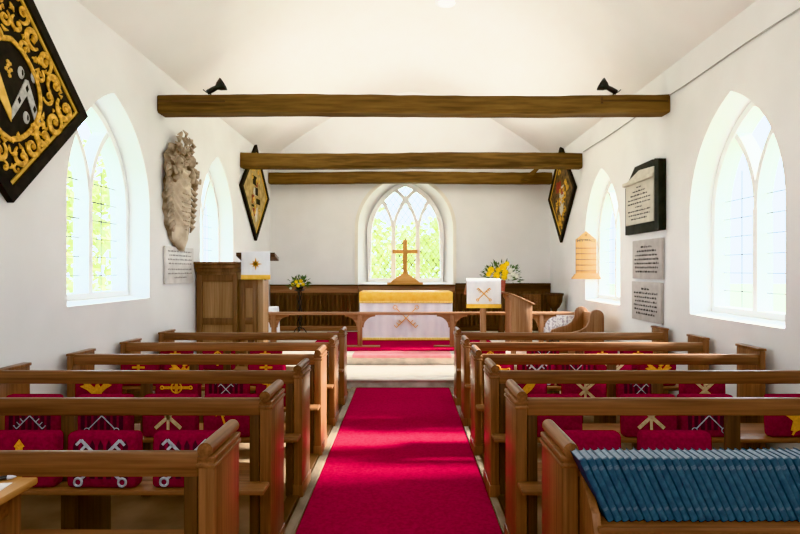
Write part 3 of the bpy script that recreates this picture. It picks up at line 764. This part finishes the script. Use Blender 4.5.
# right wall tablets
loc, rz = on_right(6.70, 2.45)
t = thing('memorial_tablet', 'black-bordered memorial with sloping shoulders and pale panel, right wall', 'tablet', loc, rz)
m = MB(); m.prism([(-.54, -.43), (.54, -.43), (.54, .43), (.27, .43), (-.27, .43), (-.54, .18)][:0] or [(-.54, -.43), (.50, -.43), (.50, .40), (.24, .44), (-.24, .44), (-.54, .20)], -.05, 0, 'y', bev=.006)
m.prism([(.40, -.43), (.50, -.43), (.50, .40), (.40, .42)], -.09, -.04, 'y'); m.build('black_surround', M['slate'], t, smooth=40)
m = MB(); m.prism([(-.48, -.31), (.33, -.31), (.33, .22), (-.48, .22)], -.068, -.03, 'y', bev=.005); m.prism([(-.46, .255), (.32, .255), (.32, .345), (-.08, .37), (-.46, .27)], -.064, -.03, 'y', bev=.004); m.build('pale_panel', M['cream_marble'], t, smooth=40)
m = MB(); m.box(-.52, .37, -.10, -.03, .215, .262, bev=.008); m.build('cornice', M['cream_marble'], t, smooth=40)
m = MB(); words_rows(m, .64, .15, 9, .05, .020, -.0705, rk, weights=[.2, .55, .75, 1, 1, .3, 1, .95, .7])
for v in m.bm.verts: v.co.x -= .075
m.build('inscription', M['ink'], t)
for z, y, la, rows, wt in ((1.685, 6.64, 'upper of two grey inscribed stone tablets under the black memorial, right wall', 7, [.45, .8, .95, 1, 1, .95, .9]), (1.155, 6.66, 'lower of two grey inscribed stone tablets, right wall above the pews', 7, [.35, 1, .95, .9, 1, .95, .8])):
    loc, rz = on_right(y, z)
    t = thing('memorial_tablet', la, 'tablet', loc, rz, 'grey stone tablets on the right wall')
    m = MB(); m.box(-.40, .40, -.035, 0, -.245, .245, bev=.004); m.build('slab', M['greystone'], t, smooth=40)
    m = MB(); words_rows(m, .66, .145, rows, .052, .028, -.0375, rk, weights=wt); m.build('inscription', M['ink'], t)
# hymn board, leaning on the splay of the far right window
t = thing('hymn_board', 'pine hymn number board with pointed top beside the far right window', 'hymn board', (3.015, 8.925, 1.40), 0)
m = MB(); m.prism([(-.17, 0), (.17, 0), (.17, .66), (0, .80), (-.17, .66)], 0, .018, 'y', bev=.003); m.build('back_board', M['pine_z'], t, smooth=40)
m = MB(); m.prism([(-.24, 0), (.24, 0), (.24, .02), (.18, .09), (-.18, .09), (-.24, .02)], -.03, .022, 'y', bev=.003); m.build('foot_moulding', M['pine_x'], t, smooth=40)
for k in range(5):
    m = MB(); m.box(-.172, .172, -.014, .004, .13+k*.095, .145+k*.095, bev=.003); m.build('number_rail', M['oak_x'], t)
m = MB(); ring2(m, 0, .735, .013, .006); m.build('hanging_hole', M['oakd_x'], t)
cu = bpy.data.curves.new('hymns', 'FONT'); cu.body = 'HYMNS'; cu.size = .085; cu.align_x = 'CENTER'; cu.extrude = .002; cu.space_character = 1.15
to = bpy.data.objects.new('tmp_text', cu); col.objects.link(to); dg = bpy.context.evaluated_depsgraph_get(); dg.update()
me = bpy.data.meshes.new_from_object(to.evaluated_get(dg)); bpy.data.objects.remove(to)
o = bpy.data.objects.new('lettering', me); col.objects.link(o); o.parent = t; o.rotation_euler = (PI/2, 0, 0); o.location = (0, -.003, .615); me.materials.clear(); me.materials.append(M['iron'])

# ------------------------------------------------------------------ panelling along the east wall
def panelling(x0, x1, z1, label, dark):
    t = thing('wall_panelling', label, 'panelling', ((x0+x1)/2, YE-.05, S2Z), 0, 'dark panelling along the east wall'); w = (x1-x0)/2-.004; h = z1-S2Z
    m = MB(); m.box(-w, w, .0, .045, 0, h-.02); n = max(4, int(w*2/.085))
    for i in range(n):
        x = -w+(i+.5)*2*w/n
        m.prism([(x-.026, -.0), (x-.012, -.030), (x, -.008), (x+.012, -.030), (x+.026, -.0)], .12, h-.22, 'z')
    m.build('linenfold_panel', M['panel_z'], t)
    m = MB(); m.box(-w, w, -.02, .03, h-.17, h-.03, bev=.005); m.box(-w, w, -.02, .03, 0, .10, bev=.005); m.build('rail', M['rail_x' if not dark else 'oakd_x'], t, smooth=40)
    m = MB(); m.box(-w, w, -.055, .045, h-.03, h, bev=.008); m.build('capping', M['oakd_x'], t, smooth=40)
    return t
panelling(XL+.01, -1.0, 1.245, 'dark linenfold oak panelling left of the altar', False)
panelling(-1.0, 1.03, 1.245, 'oak panelling directly behind the altar below the window', False)
panelling(1.03, XR-.01, 1.275, 'dark oak panelling right of the altar', True)

# altar
t = thing('altar', 'wooden altar under white and gold hangings below the east window', 'altar', (0, 9.56, S2Z+.010))
m = MB(); m.box(-.80, .80, 0, .78, .80, .845, bev=.006); m.build('table_top', M['oak_x'], t, smooth=40)
m = MB(); m.box(-.77, .77, .04, .75, .10, .80); m.build('body', M['oak_x'], t)
for a in (-.78, .70):
    for c in (.03, .68): m = MB(); m.box(a, a+.08, c, c+.08, 0, .80); m.build('leg', M['oak_z'], t)
AY = 9.535
t = thing('altar_frontal', 'white altar frontal with crossed gold keys and gold band', 'altar cloth', (0, AY, S2Z+.012))
b = bmesh.new(); G = []
for j in range(13):
    z = .03+(.85-.03)*j/12; G.append([b.verts.new((-.83+1.66*i/96, -.010-.011*math.sin(i*.55+.4*math.sin(i*.13))*(1-j/14), z)) for i in range(97)])
for A_, B_ in zip(G, G[1:]):
    for i in range(96): b.faces.new((A_[i], A_[i+1], B_[i+1], B_[i]))
m = MB(); m._add(b); m.build('white_hanging', M['white_cloth'], t, smooth=180)
m = MB(); m.box(-.835, .835, -.028, .80, .852, .862, bev=.003); m.box(-.835, .835, -.032, -.024, .70, .856, bev=.002); m.build('gold_superfrontal', M['yellow_cloth'], t, smooth=40)
m = MB(); m.box(-.835, .835, -.034, -.022, .668, .704, bev=.002); m.box(-.83, .83, -.028, -.004, .005, .05, bev=.002); m.build('fringe', M['fringe'], t, smooth=40)
m = MB(); crossed_keys(m, (0, .40), .34, .011, False)
for v in m.bm.verts: v.co.y -= .024
m.build('key_embroidery', M['goldst'], t)
# cross
t = thing('altar_cross', 'plain pale oak cross on stepped foot in front of the east window', 'cross', (-.02, YE-.11, 1.247))
m = MB(); m.box(-.37, .37, -.06, .06, 0, .045, bev=.004); m.prism([(-.30, .045), (.30, .045), (.26, .085), (.10, .20), (.055, .23), (-.055, .23), (-.10, .20), (-.26, .085)], -.045, .045, 'y', bev=.004); m.build('foot', M['bright_x'], t, smooth=40)
m = MB(); m.box(-.045, .045, -.022, .022, .22, .93, bev=.004); m.build('upright', M['bright_z'], t, smooth=40)
m = MB(); m.box(-.26, .26, -.024, .020, .645, .725, bev=.004); m.build('crossbar', M['bright_x'], t, smooth=40)

# communion rail
RY = 8.74
t = thing('communion_rail', 'low oak communion rail with arched brackets in front of the altar', 'rail', (0, RY, S2Z))
m = MB(); m.box(XL+.5, XR-.06, -.05, .06, .535, .582, bev=.010); m.build('handrail', M['rail_x'], t, smooth=40)
RPX = [274, 360, 452, 541]; RP = [(p-VX)/F*RY for p in RPX]
for x in RP:
    m = MB(); m.box(x-.038, x+.038, -.035, .035, .03, .537, bev=.005); m.build('post', M['rail_z'], t, smooth=40)
for x0, x1 in ((RP[0]-.2, RP[0]+.2), (RP[1]-.26, RP[1]+.33), (RP[2]-.30, RP[2]+.26), (RP[3]-.2, RP[3]+.2)):
    m = MB(); m.box(x0, x1, -.05, .06, .002, .034, bev=.006); m.build('foot_board', M['rail_x'], t, smooth=40)
for x in RP:
    for s in (-1, 1):
        P = [(x+s*.036, .537), (x+s*.036, .33)]
        for i in range(9): a = PI/2*i/8; P.append((x+s*(.036+.022+.19*(1-math.cos(a))), .33+.18*math.sin(a)))
        P.append((x+s*.25, .537))
        m = MB(); m.prism(P, -.016, .016, 'y'); m.build('bracket', M['rail_x'], t)

# pulpit
t = thing('pulpit', 'tall oak panelled pulpit with moulded cornice by the left wall', 'pulpit', (-2.36, 7.2, S1Z))
def panel_face(name, x0, x1, z0, z1, y, mid, mat_f, mat_p, depth):
    m = MB(); sw = .075
    m.box(x0, x1, y+.028, y+depth, z0, z1); o = m.build(name, M[mat_p], t)
    m = MB()
    m.box(x0, x0+sw, y, y+.035, z0, z1, bev=.004); m.box(x1-sw*.8, x1, y, y+.035, z0, z1, bev=.004)
    for za, zb in ((z0, z0+.10), (mid-.045, mid+.045), (z1-.12, z1)): m.box(x0+sw, x1-sw*.8, y, y+.035, za, zb, bev=.004)
    m.build('frame_moulding', M[mat_f], o, smooth=40)
H1 = 1.535-S1Z
panel_face('tall_panel', -.47, .075, 0, H1-.02, 0, .73, 'pulpit', 'pulpit_light', .62)
m = MB()
for k, (e, za, zb) in enumerate(((.015, 1.36, 1.40), (.035, 1.40, 1.45), (.065, 1.45, 1.50), (.10, 1.50, 1.535))):
    m.box(-.46-e*.2, .06+e*.2, -e, .62, za, zb, bev=.008)
m.build('cornice', M['pulpit'], t, smooth=40)
panel_face('side_panel', .09, .335, 0, 1.30, .05, .73, 'pulpit', 'pulpit_light', .60)
m = MB(); m.box(.335, .415, .055, .12, 0, 1.30, bev=.010); m.build('corner_post', M['pulpit_light'], t, smooth=40)
m = MB(); m.prism([(-.05, 1.61), (-.05, 1.66), (.18, 1.60), (.18, 1.55)], 0.08, .60, 'x', bev=.004); m.box(.14, .40, .25, .30, 1.28, 1.55); m.build('book_desk', M['oakd_x'], t, smooth=40)
def fall(name, label, loc, w, h, emblem):
    """cloth hung over a desk edge, emblem outward"""
    t = thing(name, label, 'cloth', loc)
    b = bmesh.new(); G = []
    for j in range(11):
        z = -h*j/10; G.append([b.verts.new((-w/2+w*i/30, -.004-.004*math.sin(i*.7)*j/10, z)) for i in range(31)])
    G.insert(0, [b.verts.new((-w/2+w*i/30, .10, .012)) for i in range(31)])
    for A_, B_ in zip(G, G[1:]):
        for i in range(30): b.faces.new((A_[i], A_[i+1], B_[i+1], B_[i]))
    m = MB(); m._add(b); m.build('hanging', M['white_cloth'], t, smooth=180)
    m = MB(); m.box(-w/2-.003, w/2+.003, -.016, .0, -h-.012, -h+.05, bev=.002); m.build('fringe', M['yellow_cloth'], t, smooth=40)
    m = MB(); emblem(m)
    for v in m.bm.verts: v.co.y -= .012
    m.build('embroidery', M['goldst'], t)
def sunburst(m):
    for k in range(8):
        a = k*PI/4; c, s = math.cos(a), math.sin(a); R = .085 if k % 2 == 0 else .06
        m.prism([(-s*.016, -.16+c*.016), (c*R, -.16+s*R), (s*.016, -.16-c*.016)], -.004, .004, 'y')
    ring2(m, 0, -.16, .03, .012)
fall('pulpit_fall', 'white cloth with gold sun emblem and gold fringe hung on the pulpit', (-2.01, 7.135, S1Z+1.665), .385, .355, sunburst)

# lectern
t = thing('lectern', 'oak lectern on a single post, right of the altar', 'lectern', (1.20, 8.30, S2Z))
m = MB(); m.box(-.045, .045, -.045, .045, .05, .80, bev=.008); m.build('post', M['rail_z'], t, smooth=40)
m = MB(); m.box(-.26, .26, -.03, .03, 0, .06, bev=.008); m.box(-.03, .03, -.24, .24, 0, .06, bev=.008); m.build('foot', M['rail_x'], t, smooth=40)
m = MB(); m.prism([(-.06, 1.085), (-.06, 1.115), (.36, .90), (.36, .87)], -.26, .26, 'x', bev=.004); m.prism([(-.05, .78), (.05, .78), (.12, .99), (-.04, 1.08)], -.035, .035, 'x'); m.build('book_rest', M['rail_x'], t, smooth=40)
def lect_keys(m): crossed_keys(m, (0, -.22), .17, .011, True)
fall('lectern_fall', 'white cloth with crossed gold keys hung on the lectern', (1.20, 8.225, S2Z+1.125), .53, .43, lect_keys)

# prayer desk (end panel towards the nave)
t = thing('prayer_desk', 'oak prayer desk with sloping top beside the lectern', 'desk', (1.55, 8.06, S2Z))
prof = [(.04, 0), (.12, 0), (.12, .05), (.28, .05), (.28, 0), (.36, 0), (.36, .75), (.28, .80), (.08, .885), (.01, .905), (.01, .84), (.04, .80)]
for y in (0, .46): m = MB(); m.prism(prof, y, y+.045, 'y', bev=.004); m.build('desk_end', M['rail_z'], t, smooth=40)
m = MB(); m.prism([(-.02, .91), (-.02, .935), (.09, .90), (.395, .765), (.395, .74), (.08, .875)], -.02, .525, 'y', bev=.004); m.build('sloping_top', M['rail_y'], t, smooth=40)
m = MB(); m.box(.05, .075, .045, .46, .10, .86); m.build('front_panel', M['rail_z'], t)
m = MB(); m.box(.10, .34, .045, .46, .48, .50); m.build('book_shelf', M['rail_y'], t)

# clergy stall with swept arms
t = thing('clergy_stall', 'oak stall with rounded back and sweeping arms below the far right window', 'stall', (2.24, 7.5, S1Z))
prof = [(.04, 0), (.55, 0), (.55, .74)]
for i in range(9): a = PI*i/8; prof.append((.45+.10*math.cos(a), .765+.10*math.sin(a)))
prof += [(.345, .70), (.30, .625), (.22, .575), (.10, .545), (.0, .51), (-.02, .47), (.0, .44), (.06, .42)]
for y in (0, .66): m = MB(); m.prism(prof, y, y+.05, 'y', bev=.006); m.build('stall_end', M['rail_z'], t, smooth=40)
m = MB(); m.box(.06, .46, .05, .66, .32, .35, bev=.006); m.build('seat', M['rail_y'], t, smooth=40)
m = MB(); m.box(.47, .50, .05, .66, .10, .80, bev=.005); m.build('backrest', M['rail_y'], t, smooth=40)

# sanctuary chair, font, linen table, credence
t = thing('sanctuary_chair', 'dark carved high-backed chair behind the prayer desk', 'chair', (2.44, 10.0, S2Z))
for a in (-.21, .17):
    m = MB(); m.box(a, a+.045, .30, .345, 0, .80, bev=.005); m.build('leg', M['oakd_z'], t, smooth=40)
    m = MB(); m.box(a, a+.045, -.08, -.035, 0, .42, bev=.005); m.build('leg', M['oakd_z'], t, smooth=40)
m = MB(); m.box(-.23, .23, -.10, .35, .42, .46, bev=.008); m.build('seat', M['oakd_x'], t, smooth=40)
m = MB(); m.box(-.19, .19, .31, .335, .48, .80)
for k in range(6):
    for j in range(5): m.ico((-.15+k*.06, .305, .53+j*.055), .022, (1, .5, .9), 1)
m.build('carved_back', M['oak_z'], t)
t = thing('wooden_font', 'dark goblet-shaped wooden font in the right corner of the chancel', 'font', (2.80, 10.05, S2Z))
m = MB(); m.lathe([(.14, 0), (.14, .04), (.07, .08), (.045, .16), (.05, .30), (.04, .48), (.055, .54)], n=12); m.build('stem', M['oakd_z'], t, smooth=30)
m = MB(); m.lathe([(.055, .54), (.10, .58), (.145, .68), (.155, .78), (.175, .80), (.175, .835), (.15, .835), (.13, .72), (.03, .66)], n=12); m.build('bowl', M['oakd_z'], t, smooth=30)
def cloth_table(name, label, clabel, loc, w, d, h, drop, mat):
    t = thing(name, label, 'table', loc)
    m = MB(); m.box(-w/2, w/2, -d/2, d/2, h-.03, h, bev=.004); m.build('table_top', M['rail_x'], t, smooth=40)
    for a in (-w/2+.02, w/2-.06):
        for c in (-d/2+.02, d/2-.06): m = MB(); m.box(a, a+.04, c, c+.04, 0, h-.03); m.build('leg', M['rail_z'], t)
    b = bmesh.new(); N = 72; R = []
    def per(e):
        P = []
        for i in range(N):
            f = 4*i/N; k = int(f); q = f-k; X, Y = w/2+e, d/2+e
            P.append([(-X+2*X*q, -Y), (X, -Y+2*Y*q), (X-2*X*q, Y), (-X, Y-2*Y*q)][k])
        return P
    for z, e in ((h+.006, .004), (h-.01, .010), (h-drop*.5, .016), (h-drop, .022)):
        R.append([b.verts.new((p[0]+(.006*math.sin(i*1.1) if z < h-.02 else 0), p[1]+(.006*math.cos(i*1.3) if z < h-.02 else 0), z)) for i, p in enumerate(per(e))])
    b.faces.new(R[0])
    for A_, B_ in zip(R, R[1:]):
        for i in range(N): b.faces.new((A_[i], A_[(i+1) % N], B_[(i+1) % N], B_[i]))
    m = MB(); m._add(b); tag(m.build('table_cloth', M[mat], smooth=50, loc=loc), clabel, 'tablecloth')
cloth_table('small_table', 'small table under a patterned cloth, right of the prayer desk', 'patterned white cloth over the small table near the clergy stall', (2.72, 9.5, S2Z), .56, .40, .46, .40, 'lace')
cloth_table('credence_table', 'small credence table between the pulpit and the communion rail end', 'plain white cloth over the credence table beside the pulpit', (-2.42, 9.3, S2Z), .30, .34, .62, .5, 'white_cloth')

# flowers
def bouquet(t, c, rx, rz_, ry, nl, heads, rnd):
    m = MB()
    for k in range(nl):
        a = rnd.uniform(0, 2*PI); e = rnd.uniform(-.25, 1.3); f = rnd.uniform(.45, .95)
        p = Vector((c[0]+rx*f*math.cos(a)*math.cos(e), c[1]+ry*f*math.sin(a)*math.cos(e), c[2]+rz_*f*math.sin(e)))
        d = (p-Vector(c))+Vector((rnd.uniform(-.1, .1), rnd.uniform(-.1, .1), rnd.uniform(-.05, .1)))
        m.leaf(p, d, rnd.uniform(.05, .11), rnd.uniform(.025, .045), (rnd.uniform(-1, 1), rnd.uniform(-1, 1), 1))
    for k in range(14):
        a = rnd.uniform(0, 2*PI); e = rnd.uniform(.1, 1.3); m.tube([c, (c[0]+rx*math.cos(a)*math.cos(e), c[1]+ry*math.sin(a)*math.cos(e), c[2]+rz_*math.sin(e))], .004, 5)
    m.build('foliage', M['leafm'], t)
    for x, z, r, mt in heads:
        m = MB(); p = (c[0]+x, c[1]-ry*.75, c[2]+z)
        for j in range(3):
            for k in range(9):
                a = 2*PI*k/9+j*.35; el = .2+j*.45
                m.leaf(p, (math.cos(a)*math.cos(el), -math.sin(el), math.sin(a)*math.cos(el)), r, r*.6, (0, -1, 0))
        m.ico((p[0], p[1], p[2]), r*.5, (1, .7, 1), 1); m.build('flower_head', M[mt], t)
rf = random.Random(21)
t = thing('flower_stand', 'black twisted iron pedestal stand left of the altar', 'stand', (-2.0, 10.0, S2Z))
m = MB()
for k in range(3):
    m.tube([(.035*math.cos(k*2.094+f*9), .035*math.sin(k*2.094+f*9), .16+.70*f) for f in [i/40 for i in range(41)]], .010, 6)
m.tube([(0, 0, .12), (0, 0, .90)], .012, 8); m.build('twisted_stem', M['iron'], t, smooth=60)
for k in range(3):
    a = k*2.094+.5
    m = MB(); m.tube([(0, 0, .20), (.08*math.cos(a), .08*math.sin(a), .17), (.16*math.cos(a), .16*math.sin(a), .06), (.20*math.cos(a), .20*math.sin(a), .008)], .010, 6); m.build('foot', M['iron'], t, smooth=60)
m = MB(); m.lathe([(.02, .86), (.10, .89), (.10, .905)], n=16); m.build('dish', M['iron'], t, smooth=40)
t = thing('flower_arrangement', 'small yellow flower arrangement on the black iron stand', 'flowers', (-2.0, 10.0, S2Z+.907))
m = MB(); m.lathe([(.05, 0), (.075, .03), (.07, .05)], n=14); m.build('bowl', M['iron'], t)
bouquet(t, (0, 0, .045), .21, .20, .14, 120, [(-.03, .10, .045, 'yellowf'), (.05, .11, .045, 'yellowf'), (.09, .05, .04, 'yellowf'), (-.10, .05, .035, 'yellowf'), (.0, .03, .04, 'yellowf'), (-.14, -.02, .03, 'whitef')], rf)
t = thing('flower_pedestal', 'wooden pedestal carrying the red vase behind the lectern', 'stand', (1.76, 9.85, S2Z))
m = MB(); m.lathe([(.16, 0), (.16, .04), (.06, .08), (.045, .5), (.06, .80)], n=16); m.build('column', M['oakd_z'], t, smooth=40)
m = MB(); m.lathe([(.14, .80), (.15, .815), (.15, .835)], n=18); m.build('top', M['oakd_x'], t, smooth=40)
t = thing('flower_vase', 'terracotta red vase of yellow and white flowers behind the lectern', 'vase', (1.76, 9.85, S2Z+.837))
m = MB(); m.lathe([(.055, 0), (.06, .02), (.075, .16), (.085, .24), (.075, .245), (.05, .20)], n=18); m.build('pot', M['terracotta'], t, smooth=40)
hd = [(-.20, .13, .065, 'yellowf'), (-.11, .03, .07, 'yellowf'), (.0, .18, .07, 'yellowf'), (.03, .08, .065, 'yellowf'), (-.24, .05, .05, 'yellowf'), (.02, .0, .06, 'yellowf'), (-.08, .13, .055, 'yellowf'), (.12, .12, .05, 'whitef'), (.17, .05, .05, 'whitef'), (.10, .0, .05, 'whitef'), (.22, .02, .045, 'whitef'), (-.13, -.04, .04, 'whitef'), (.06, .24, .05, 'yellowf')]
bouquet(t, (0, 0, .27), .40, .32, .24, 230, [(a*1.1, b_+.035, r*1.15, q) for a, b_, r, q in hd], rf)

# ------------------------------------------------------------------ outside
m = MB(); m.box(-60, 60, -60, 80, -.9, -.5); struct(m.build('ground', M['grass']))
def tree(x, y, h, r, label):
    t = thing('tree', label, 'tree', (x, y, -.5), 0, 'trees outside the windows')
    m = MB(); m.tube([(0, 0, 0), (.05, 0, h*.3), (-.05, .1, h*.6)], [.22, .16, .08], 9); m.build('trunk', M['bark'], t, smooth=60)
    m = MB(); q = random.Random(int(x*10+y))
    for k in range(1300):
        a = q.uniform(0, 2*PI); u = q.uniform(-1, 1); f = q.random()**.4; s = math.sqrt(1-u*u)
        p = (r*f*s*math.cos(a), r*f*s*math.sin(a), h*.58+h*.42*f*u)
        m.leaf(p, (q.uniform(-1, 1), q.uniform(-1, 1), q.uniform(-1, 1)), .38, .26, (q.uniform(-1, 1), q.uniform(-1, 1), 1))
    m.build('crown', M['foliage'], t)
tree(-2.6, 21, 5.2, 2.0, 'pale green tree outside, seen through the left light of the altar window')
tree(2.5, 24, 5.0, 2.0, 'pale green tree outside, seen through the right light of the altar window')
tree(0, 34, 5.0, 2.2, 'pale green tree outside, seen behind the cross through the altar window')
tree(-9.5, 15.5, 6, 2.6, 'tree outside the nearer left window')

# ------------------------------------------------------------------ light
W = bpy.data.worlds.new('World'); bpy.context.scene.world = W; W.use_nodes = True
bg = W.node_tree.nodes['Background']; bg.inputs[0].default_value = (.73, .86, 1.0, 1); bg.inputs[1].default_value = 7.0
def lamp(name, kind, energy, color, loc, rot, size=None, size_y=None, **k):
    d = bpy.data.lights.new(name, kind); d.energy = energy; d.color = color
    if kind == 'AREA': d.shape = 'RECTANGLE'; d.size = size; d.size_y = size_y or size
    for a, v in k.items(): setattr(d, a, v)
    o = bpy.data.objects.new(name, d); col.objects.link(o); o.location = loc; o.rotation_euler = rot; return o
sd = Vector((-1, -.07, -.52)).normalized()
s = lamp('sun', 'SUN', 23.0, (1, .95, .86), (8, 6, 8), sd.to_track_quat('-Z', 'Y').to_euler(), angle=math.radians(10))
def portal(X, yc, w, z0, zt, dirx):
    o = lamp('window_portal', 'AREA', 1, (1, 1, 1), (X, yc, (z0+zt)/2), Vector((dirx, 0, 0)).to_track_quat('-Z', 'Y').to_euler(), 2*w, zt-z0)
    o.data.cycles.is_portal = True
for yc, w, z0, zs, zt in LW: portal(XL-.40, yc, w, z0, zt, 1)
for yc, w, z0, zs, zt in RW: portal(XR+.40, yc, w, z0, zt, -1)
o = lamp('window_portal', 'AREA', 1, (1, 1, 1), (EX, YE+.38, 2.35), Vector((0, -1, 0)).to_track_quat('-Z', 'Y').to_euler(), 1.7, 2.4); o.data.cycles.is_portal = True
lamp('nave_fill', 'AREA', 54, (.96, .98, 1), (.1, -1.6, 3.4), (math.radians(62), 0, 0), 4.5, 2.0)
lamp('nave_ceiling_fill', 'AREA', 25, (1, .97, .92), (.1, 3.6, 1.2), (PI, 0, 0), 1.0, 5)  # unseen fill added low in the nave to brighten the ceiling
lamp('chancel_ceiling_fill', 'AREA', 52, (1, .97, .92), (.1, 8.6, 3.75), (PI, 0, 0), 3.5, 3)  # unseen fill added above the beams to brighten the chancel

sc = bpy.context.scene
sc.view_settings.view_transform = 'Khronos PBR Neutral'; sc.view_settings.look = 'None'; sc.view_settings.exposure = 0.86
sc.cycles.use_denoising = True; sc.cycles.max_bounces = 10; sc.cycles.diffuse_bounces = 6; sc.cycles.transparent_max_bounces = 12
sc.cycles.caustics_reflective = False; sc.cycles.caustics_refractive = False; sc.cycles.sample_clamp_indirect = 6

cam = bpy.data.cameras.new('Camera'); co = bpy.data.objects.new('Camera', cam); col.objects.link(co)
co.location = (0, 0, CH); co.rotation_euler = (PI/2, 0, 0); cam.sensor_width = 36; cam.lens = F*36/800
cam.shift_x = -(VX-400)/800; cam.shift_y = (VY-267)/800; cam.clip_start = .05; cam.clip_end = 300
sc.camera = co
